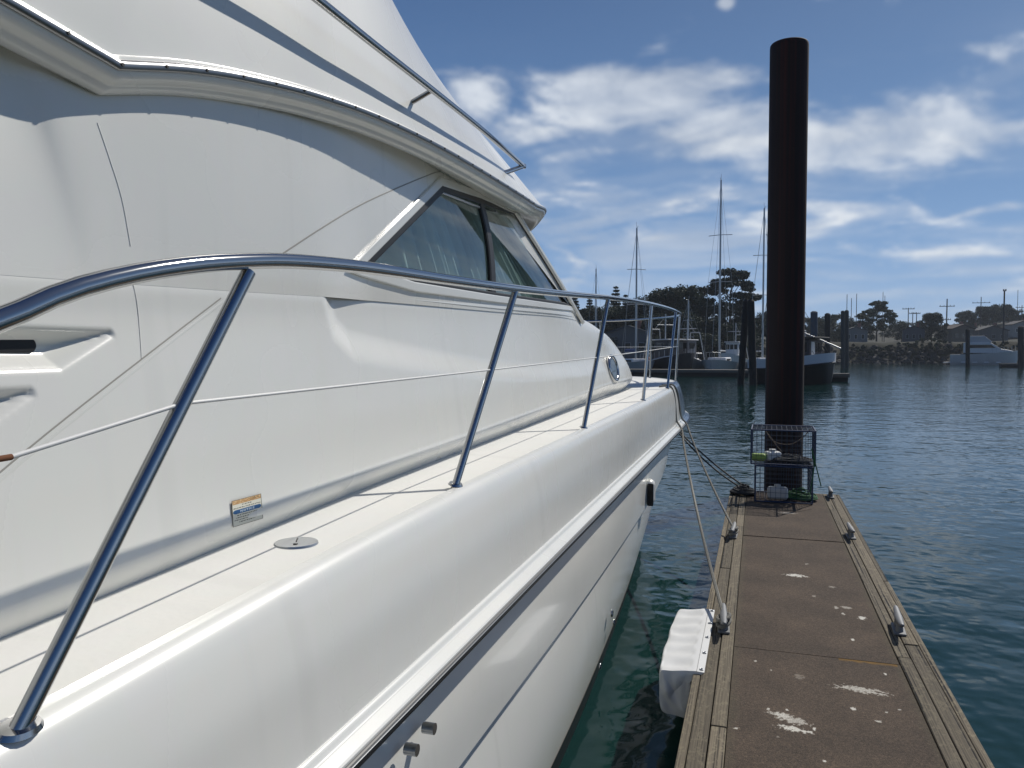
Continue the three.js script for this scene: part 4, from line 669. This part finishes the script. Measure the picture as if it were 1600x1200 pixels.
// ---------------------------------------------------------------- boats
function hullGrid(len, beam, fr, bowUp, draft, stern = .75, flare = .2, s0 = 0, s1 = 1) {
  return grid(40, 16, (i, j) => { const t = i / 40, sgn = j < 8 ? -1 : 1, k = Math.abs(j - 8) / 8; const b = beam / 2 * (t < .5 ? mix(stern, 1, sst(0, .5, t)) : Math.sqrt(Math.max(0, 1 - Math.pow((t - .5) / .5, 2.4)))); const s = mix(s0, s1, 1 - k); const ys = fr + bowUp * t * t; const y = mix(ys, -draft, s); const w = b * Math.pow(Math.max(0, 1 - s), .32) * (1 - flare * s * (t > .5 ? 1.4 : .5)); return new THREE.Vector3(sgn * w, y, -(t - .5) * len * (1 - .08 * s * t)); });
}
function deckGrid(len, beam, fr, bowUp, stern = .75) { return grid(30, 6, (i, j) => { const t = i / 30, b = beam / 2 * .985 * (t < .5 ? mix(stern, 1, sst(0, .5, t)) : Math.sqrt(Math.max(0, 1 - Math.pow((t - .5) / .5, 2.4)))); const f = j / 6 * 2 - 1; return new THREE.Vector3(f * b, fr + bowUp * t * t - .05 + .06 * (1 - f * f), -(t - .5) * len); }); }
const BW = std(L(.62, .63, .63), .45), BD = std(L(.5, .5, .48), .6), ALU = std(L(.42, .43, .44), .4, { metalness: .8 }), DG = phys(L(.02, .026, .03), .08), BLUE = std(L(.03, .06, .17), .8), NAVY = std(L(.02, .025, .035), .4);
const T3 = (x, y, z) => new THREE.Vector3(x, y, z);
function sailboat(px, D, topPy, len, turn, hullM, label, cover) {
  const p = onD(px, 551, D), g = group('sailboat', V(p.x, 0, D)); g.rotation.y = turn; const beam = len * .31, fr = len * .1 + .1, H = onD(px, topPy, D).y;
  mesh('hull', hullGrid(len, beam, fr, .35, .5, .7), hullM, g); mesh('deck', deckGrid(len, beam, fr, .35, .7), BD, g);
  const cab = box(beam * .55, .5, len * .34, 0, fr + .26, -len * .05, .12); const c = mesh('cabin', cab, BW, g);
  for (const s of [-1, 1]) mesh('cabin_window', box(.02, .16, len * .22, s * (beam * .275 + .008), fr + .3, -len * .05), DG, c);
  const mz = -len * .08; const mt = mesh('mast', rod(T3(0, fr, mz), T3(0, H, mz), .1, .075, 10), ALU, g);
  mesh('mast_head', merge([rod(T3(0, H, mz), T3(0, H + .55, mz + .1), .015), rod(T3(-.02, H + .02, mz), T3(.02, H + .1, mz - .45), .02)]), ALU, mt);
  const sp = []; for (const f of [.48, .72]) sp.push(rod(T3(-beam * .36, H * f - .05, mz), T3(0, H * f, mz), .03), rod(T3(beam * .36, H * f - .05, mz), T3(0, H * f, mz), .03)); mesh('spreader', merge(sp), ALU, mt);
  const sh = []; for (const s of [-1, 1]) { sh.push(rod(T3(s * beam * .47, fr, mz), T3(s * beam * .36, H * .48, mz), .011, .011, 5), rod(T3(s * beam * .36, H * .48, mz), T3(0, H * .99, mz), .011, .011, 5)); } sh.push(rod(T3(0, fr + .35, -len * .48), T3(0, H * .99, mz), .012, .012, 5), rod(T3(0, fr, len * .47), T3(0, H * .99, mz), .012, .012, 5)); mesh('rigging', merge(sh), ALU, g);
  mesh('boom', rod(T3(0, fr + 1.15, mz), T3(0, fr + 1.1, mz + len * .36), .06), ALU, g);
  if (cover) { const cv = new THREE.CapsuleGeometry(.17, len * .3, 6, 12); cv.rotateX(Math.PI / 2); cv.translate(0, fr + 1.28, mz + len * .18); mesh('sail_cover', cv, cover, g); }
  const pul = []; for (const z of [-.47, -.40]) for (const s of [-1, 1]) pul.push(rod(T3(s * beam * (.5 + z) * 2.2, fr + .3, z * len), T3(s * beam * (.5 + z) * 2.2, fr + .95, z * len), .02)); pul.push(tube([T3(-beam * .22, fr + .95, -.4 * len), T3(0, fr + .98, -.49 * len), T3(beam * .22, fr + .95, -.4 * len)], .02, 16, 6)); mesh('pulpit', merge(pul), ALU, g);
  tag(g, label, 'sailboat'); return g;
}
sailboat(1126, 74, 284, 9.5, Math.PI - .12, std(L(.34, .38, .40), .4), 'grey hulled sailboat with the tallest bare mast in front of the cypress');
sailboat(990, 73, 358, 8.2, Math.PI + .5, std(L(.30, .34, .37), .4), 'pale blue hulled sailboat with blue sail cover seen through the bow rail', BLUE);
sailboat(930, 96, 421, 8, Math.PI + .3, BW, 'sailboat with a short thin mast behind the yacht windscreen');
sailboat(1187, 77, 328, 9, Math.PI + .35, std(L(.25, .27, .29), .4), 'dark grey sailboat half hidden behind the big steel pile', null);
sailboat(1080, 92, 470, 7, Math.PI - .6, BW, 'small sailboat with the shortest mast among the far boats', null);
function fishing(px, D, len, turn, hullM, houseM, label, gear) {
  const p = onD(px, 551, D), g = group('fishing_boat', V(p.x, 0, D)); g.rotation.y = turn; const beam = len * .34, fr = 1.0;
  mesh('hull', hullGrid(len, beam, fr, 1.0, .6, .85), hullM, g); mesh('deck', deckGrid(len, beam, fr, 1.0, .85), BD, g);
  mesh('bulwark_cap', tube([-1, -.6, -.2, .2, .6, 1].map(f => { const t = 1 - Math.abs(f); const tt = Math.min(.97, t); const b = beam / 2 * (tt < .5 ? mix(.85, 1, sst(0, .5, tt)) : Math.sqrt(Math.max(0, 1 - Math.pow((tt - .5) / .5, 2.4)))); return T3(Math.sign(f) * b, fr + tt * tt + .02, -(tt - .5) * len); }), .05, 60, 6), BW, g);
  const h = mesh('wheelhouse', box(beam * .6, 1.9, len * .26, 0, fr + 1.2, -len * .08, .08), houseM, g);
  mesh('roof', box(beam * .7, .1, len * .32, 0, fr + 2.2, -len * .08, .04), BW, h);
  for (const x of [-.19, 0, .19]) mesh('window', box(beam * .155, .55, .03, x * beam, fr + 1.65, -len * .21 - .005), DG, h);
  for (const s of [-1, 1]) mesh('window', box(.03, .55, len * .15, s * (beam * .3 + .004), fr + 1.65, -len * .08), DG, h);
  const ms = [rod(T3(0, fr + 2.2, -len * .02), T3(0, fr + gear, -len * .02), .06), rod(T3(-.9, fr + gear * .78, -len * .02), T3(.9, fr + gear * .78, -len * .02), .04), rod(T3(-beam * .38, fr, len * .25), T3(-beam * .2, fr + gear * .7, len * .2), .05), rod(T3(beam * .38, fr, len * .25), T3(beam * .2, fr + gear * .7, len * .2), .05), rod(T3(-beam * .2, fr + gear * .7, len * .2), T3(beam * .2, fr + gear * .7, len * .2), .05), rod(T3(0, fr + gear * .95, -len * .02), T3(0, fr + gear * .7, len * .2), .02)];
  mesh('mast_gear', merge(ms), ALU, g); const rl = []; for (const s of [-1, 1]) for (let k = 0; k < 5; k++) { const t = .55 + k * .09, b = beam / 2 * .96 * Math.sqrt(Math.max(0, 1 - Math.pow((t - .5) / .5, 2.4))); rl.push(rod(T3(s * b, fr + t * t, -(t - .5) * len), T3(s * b, fr + t * t + .7, -(t - .5) * len), .02)); } mesh('rail_post', merge(rl), ALU, g);
  const bu = new THREE.SphereGeometry(.25, 14, 10); bu.scale(1, 1.2, 1); bu.translate(beam * .4, fr + .3, len * .1); mesh('buoy', bu, std(L(.4, .07, .03), .5), g);
  tag(g, label, 'fishing boat'); return g;
}
fishing(1038, 73, 8.5, Math.PI + .7, std(L(.02, .024, .03), .5), std(L(.03, .032, .035), .6), 'black hulled fishing boat with dark wheelhouse seen through the forward bow rail', 4.6);
fishing(1075, 75, 7, Math.PI - .4, std(L(.20, .21, .22), .5), std(L(.12, .12, .13), .6), 'grey fishing boat with crossbar mast left of the tall sailboat', 4.2);
fishing(1150, 92, 7, Math.PI - .3, BW, BW, 'white fishing boat moored just behind the tall masted sailboat', 4.4);
// work boat beyond the big pile
{
  const D = 54, p = onD(1241, 551, D), len = 5.2, beam = 3.2, fr = .95; const g = group('work_boat', V(p.x, 0, D)); g.rotation.y = -Math.PI / 2 - .45;
  const hk = std(L(.012, .013, .016), .45);
  mesh('hull', hullGrid(len, beam, fr, .45, .6, .8, .2), hk, g);
  mesh('white_bulwark', grid(80, 2, (i, j) => { const f = i / 80 * 2 - 1, t = 1 - Math.abs(f); const b = beam / 2 * (t < .5 ? mix(.8, 1, sst(0, .5, t)) : Math.sqrt(Math.max(0, 1 - Math.pow((t - .5) / .5, 2.4)))); return T3(Math.sign(f) * (b + .02 + .05 * (j / 2)), fr + .45 * t * t - .02 + .62 * j / 2, -(t - .5) * len * 1.01); }), std(L(.62, .63, .66), .5), g);
  mesh('rub_strake', tube(Array.from({ length: 41 }, (_, i) => { const f = i / 40 * 2 - 1, t = 1 - Math.abs(f); const b = beam / 2 * (t < .5 ? mix(.8, 1, sst(0, .5, t)) : Math.sqrt(Math.max(0, 1 - Math.pow((t - .5) / .5, 2.4)))); return T3(Math.sign(f) * (b + .04), fr + .45 * t * t - .04, -(t - .5) * len * 1.01); }), .06, 100, 6), hk, g);
  mesh('deck', deckGrid(len, beam, fr, .45, .8), BD, g);
  const h = mesh('wheelhouse', box(2.1, 1.75, 2.5, 0, fr + 1.05, -.2, .06), std(L(.06, .05, .05), .6), g);
  mesh('roof', box(2.5, .12, 3.1, 0, fr + 2.0, -.3, .04), std(L(.03, .03, .03), .7), h);
  mesh('white_door', box(.55, 1.6, .05, .6, fr + .95, -1.48), BW, h);
  for (const x of [-.6, 0]) mesh('window', box(.45, .6, .04, x, fr + 1.4, -1.47), DG, h);
  for (const s of [-1, 1]) for (const z of [-.9, .3]) mesh('window', box(.04, .6, .7, s * 1.06, fr + 1.4, z), DG, h);
  mesh('roof_box', box(.9, .45, .9, .1, fr + 2.3, -.2, .06), std(L(.35, .35, .34), .6), h);
  const top = onD(1278, 380, D), H = 10.2;
  mesh('mast', merge([rod(T3(0, fr, 1.3), T3(0, H, 1.3), .09, .06), rod(T3(-1.6, 9.6, 1.3), T3(1.6, 9.7, 1.3), .035), rod(T3(0, 2.9, 1.3), T3(1.6, 9.3, 1.0), .05)]), ALU, g);
  mesh('rigging', merge([rod(T3(0, 8, 1.3), T3(0, fr + .6, -2.5), .014, .014, 5), rod(T3(0, 7.2, 1.3), T3(.5, fr + .6, -2.2), .014, .014, 5), rod(T3(0, 9.6, 1.3), T3(0, fr + .4, 2.6), .014, .014, 5), rod(T3(0, 6.2, 1.3), T3(.9, fr + .6, -1.9), .014, .014, 5)]), std(L(.05, .05, .05), .8), g);
  mesh('boom', rod(T3(.3, fr + 2.4, -.6), T3(.5, fr + 1.3, -3.2), .05), ALU, g);
  tag(g, 'black work boat with white bulwark and dark wheelhouse beyond the steel pile', 'work boat');
}
// far white motor yacht
{
  const D = 141, a = onD(1486, 569, D), b = onD(1590, 569, D), len = b.distanceTo(a), g = group('distant_motor_yacht', a.clone().add(b).multiplyScalar(.5).setY(0)); g.rotation.y = -Math.PI / 2 - .26; const beam = 3.8, fr = 1.7;
  mesh('hull', hullGrid(len, beam, fr, .65, .6, .9), BW, g); mesh('deck', deckGrid(len, beam, fr, .65, .9), BW, g);
  const pr = new THREE.Shape([[-.30, 0], [-.30, 1.5], [-.26, 1.62], [.06, 1.62], [.13, 1.3], [.24, .55], [.40, .25], [.40, 0]].map(([x, y]) => new THREE.Vector2(x * len, y)));
  const cab = new THREE.ExtrudeGeometry(pr, { depth: beam * .72, bevelEnabled: true, bevelSize: .06, bevelThickness: .06, bevelSegments: 2 }); cab.translate(0, fr + .3, -beam * .36); cab.rotateY(Math.PI / 2); const c = mesh('cabin', cab, BW, g);
  const wn = new THREE.Shape([[-.25, .75], [-.25, 1.25], [.10, 1.25], [.17, .75]].map(([x, y]) => new THREE.Vector2(x * len, y)));
  for (const s of [-1, 1]) { const w = new THREE.ExtrudeGeometry(wn, { depth: .04, bevelEnabled: false }); w.translate(0, fr + .3, s * (beam * .36 + .07) - .02); w.rotateY(Math.PI / 2); mesh('window', w, DG, c); }
  const fb = new THREE.Shape([[-.24, 0], [-.2, .95], [.0, .95], [.10, .1], [.10, 0]].map(([x, y]) => new THREE.Vector2(x * len, y))); const fg = new THREE.ExtrudeGeometry(fb, { depth: beam * .6, bevelEnabled: true, bevelSize: .05, bevelThickness: .05, bevelSegments: 2 }); fg.translate(0, fr + 1.98, -beam * .3); fg.rotateY(Math.PI / 2); mesh('flybridge', fg, std(L(.42, .44, .46), .5), g);
  const rl = []; for (let k = 0; k < 7; k++) { const t = .62 + k * .055, bb = beam / 2 * .95 * Math.sqrt(Math.max(0, 1 - Math.pow((t - .5) / .5, 2.4))); for (const s of [-1, 1]) { const q = T3(s * bb, fr + .65 * t * t, -(t - .5) * len); rl.push(rod(q, q.clone().setY(q.y + .75), .025)); } } mesh('rail_post', merge(rl), ALU, g);
  for (let k = 0; k < 4; k++) { const f = new THREE.CapsuleGeometry(.14, .4, 5, 10); f.rotateX(Math.PI / 2); f.translate(beam / 2 * .99 + .1, .42, -len * (-.3 + k * .17)); mesh('fender', f, BW, g); }
  mesh('swim_platform', box(beam * .8, .12, 1.1, 0, .4, len * .5 + .45, .03), BW, g);
  tag(g, 'white flybridge motor yacht lying between two pilings along the far bank', 'motor yacht');
}
// ---------------------------------------------------------------- far docks and pilings
function farDock(R0, R1, D0, D1, label) { const g = group('far_dock', V((R0 + R1) / 2, 0, (D0 + D1) / 2)); const w = R1 - R0, d = D1 - D0; mesh('deck', box(w, .14, d, 0, .5, 0), std(L(.16, .15, .13), .9), g); mesh('float', box(w - .2, .6, d - .3, 0, .12, 0), std(L(.02, .022, .024), .8), g); mesh('fascia', box(w, .12, .06, 0, .36, d / 2 + .03), std(L(.10, .095, .085), .9), g); tag(g, label, 'dock'); }
farDock(-34, -.6, 66, 68, 'low dark floating dock in front of the far sailboats');
farDock(4.6, 6.0, 57, 58, 'short dark float at the bow of the black work boat');
farDock(31, 56, 118, 119.2, 'grey floating dock in front of the distant white motor yacht');
function piling(px0, top, px1, bot, D, rad, label, col, grp) { const a = onD(px1, bot, D), b = onD(px0, top, D); a.y = Math.min(a.y, 0); const p0 = a.clone(); const dir = b.clone().sub(a).normalize(); const st = a.clone().addScaledVector(dir, -2.2); const g = group('piling', a); const s = rod(st.sub(a), b.clone().sub(a), rad * 1.04, rad, 16); mesh('post', s, std(col, .9), g); const cp = new THREE.CylinderGeometry(rad * .55, rad * 1.08, .14, 16); const q = b.clone().sub(a); cp.translate(q.x, q.y + .05, q.z); mesh('cap', cp, std(col, .9), g); tag(g, label, 'piling', grp); }
piling(1166, 471, 1157, 600, 50, .2, 'dark timber piling leaning left in the pair by the steel pile', L(.02, .019, .018));
piling(1173, 471, 1177, 600, 49.4, .22, 'dark upright timber piling in the pair by the steel pile', L(.02, .019, .018));
piling(1272, 488, 1272, 578, 88, .36, 'thick bluish steel piling just right of the big pile', L(.05, .07, .10));
piling(1293, 491, 1293, 576, 92, .3, 'black timber piling behind the work boat wheelhouse', L(.015, .015, .016));
piling(1317, 487, 1317, 572, 104, .25, 'slim piling of the far pair behind the work boat', L(.04, .05, .055), 'far pair of slim pilings');
piling(1323, 486, 1323, 572, 105, .25, 'slim piling of the far pair behind the work boat', L(.04, .05, .055), 'far pair of slim pilings');
piling(1512, 515, 1512, 577, 116.6, .26, 'dark piling at the stern of the distant white motor yacht', L(.02, .022, .025));
piling(1595, 511, 1595, 577, 116.6, .34, 'thick dark piling at the bow of the distant white motor yacht', L(.02, .022, .025));
// ---------------------------------------------------------------- poles on the far shore
function pole(px, top, D, arms, label, rad = .14, grp) { const p = onD(px, 551, D), y0 = landY(p.x, D) - .3, H = onD(px, top, D).y - y0, g = group('utility_pole', V(p.x, y0, D)); const m = std(L(.07, .065, .06), .9); mesh('post', rod(T3(0, 0, 0), T3(0, H, 0), rad, rad * .7, 8), m, g); for (const [f, w] of arms) { mesh('crossarm', box(w, .14, .12, 0, H * f, .12), m, g); for (const x of [-.45, -.2, .2, .45]) mesh('insulator', rod(T3(x * w, H * f + .06, .12), T3(x * w, H * f + .3, .12), .05), m, g); } tag(g, label, 'pole', grp); return g; }
pole(1418, 481, 200, [[.97, 2.6]], 'thin utility pole with one crossarm left of the round dark tree', .12);
pole(1425, 488, 210, [[.96, 1.6]], 'left pole of the short transformer pair beside the round tree', .12);
pole(1431, 488, 210, [[.96, 1.6]], 'right pole of the short transformer pair beside the round tree', .12);
pole(1478, 467, 190, [[.84, 3.0], [.55, 1.6]], 'tall utility pole with two crossarms right of the round tree', .16);
pole(1531, 464, 230, [[.86, 4.2]], 'utility pole with a wide crossarm against the hilltop trees', .13);
pole(1567, 454, 152, [[.995, .5]], 'tall pale lamp post above the distant motor yacht', .17);
pole(1588, 453, 235, [], 'thin leaning antenna on the hill', .08);
pole(1595, 477, 250, [[.9, 3.2]], 'short utility pole with crossarm on the hilltop', .13);
[[1322, 460], [1329, 466], [1337, 459]].forEach(([x, t]) => pole(x, t, 172, [[.55, .8]], 'thin bare mast rising behind the far slim pilings', .08, 'thin masts behind the far pilings'));
[[1378, 456], [1381, 462]].forEach(([x, t]) => pole(x, t, 205, [], 'thin antenna sticking out above the broad flat-topped tree', .08, 'antennas above the flat-topped tree'));
// ---------------------------------------------------------------- houses on the far shore
function house(px, py, wpx, D, wallC, roofC, label, turn = 0, hh = 2.8) {
  const p = onD(px, py, D), y0 = landY(p.x, D) - .2, w = wpx / F * D * 1.03, d = w * .7, rise = w * .18; const g = group('house', V(p.x, y0, D)); g.rotation.y = turn;
  mesh('wall', box(w, hh, d, 0, hh / 2, 0), std(wallC.clone().multiplyScalar(.6), .85), g);
  const sh = new THREE.Shape([new THREE.Vector2(-w * .54, 0), new THREE.Vector2(0, rise), new THREE.Vector2(w * .54, 0), new THREE.Vector2(w * .54, -.15), new THREE.Vector2(0, rise - .2), new THREE.Vector2(-w * .54, -.15)]); const rf = new THREE.ExtrudeGeometry(sh, { depth: d * 1.1, bevelEnabled: false }); rf.translate(0, hh + .1, -d * .55); const rm = mesh('roof', rf, std(roofC.clone().multiplyScalar(.5), .95), g);
  const gb = new THREE.Shape([new THREE.Vector2(-w * .5, 0), new THREE.Vector2(0, rise * .94), new THREE.Vector2(w * .5, 0)]); const gg = new THREE.ExtrudeGeometry(gb, { depth: d * .98, bevelEnabled: false }); gg.translate(0, hh - .02, -d * .49); mesh('gable', gg, std(wallC.clone().multiplyScalar(.6), .85), g);
  mesh('chimney', box(.5, 1.3, .5, w * .2, hh + rise * .7 + .4, 0), std(L(.2, .1, .08), .9), rm);
  for (const x of [-.3, 0, .3]) { const f = mesh('window', box(w * .14, .95, .06, x * w, hh * .55, d / 2 + .02), std(wallC.clone().multiplyScalar(1.4), .7), g); mesh('pane', box(w * .14 - .16, .79, .06, x * w, hh * .55, d / 2 + .04), DG, f); }
  tag(g, label, 'house');
}
house(1495, 520, 34, 198, L(.20, .18, .15), L(.13, .10, .09), 'brown roofed house right of the tall crossarm pole', .5, 3.4);
house(1335, 530, 30, 162, L(.30, .31, .31), L(.20, .21, .22), 'grey waterfront shed behind the far slim pilings', .05, 2.4);
house(1427, 520, 26, 178, L(.10, .12, .15), L(.08, .09, .10), 'dark blue boat shed on the bank left of the round tree', -.1, 3);
house(1545, 518, 36, 205, L(.16, .17, .17), L(.12, .12, .12), 'grey low house on the slope under the hilltop trees', .2, 3);
house(1592, 505, 28, 225, L(.42, .42, .40), L(.14, .13, .13), 'pale house at the foot of the hilltop trees', .3, 3.2);
house(1518, 512, 24, 225, L(.22, .22, .2), L(.17, .15, .13), 'small tan house on the slope behind the brown roofed house', -.3, 3);
house(985, 530, 66, 103.5, L(.16, .18, .20), L(.12, .15, .18), 'long blue grey boathouse behind the bow rail', .0, 3.6);

// sea air between us and the far bank
scene.fog = new THREE.FogExp2(new THREE.Color(.80, .86, .92), .0004);

renderer.render(scene, camera);
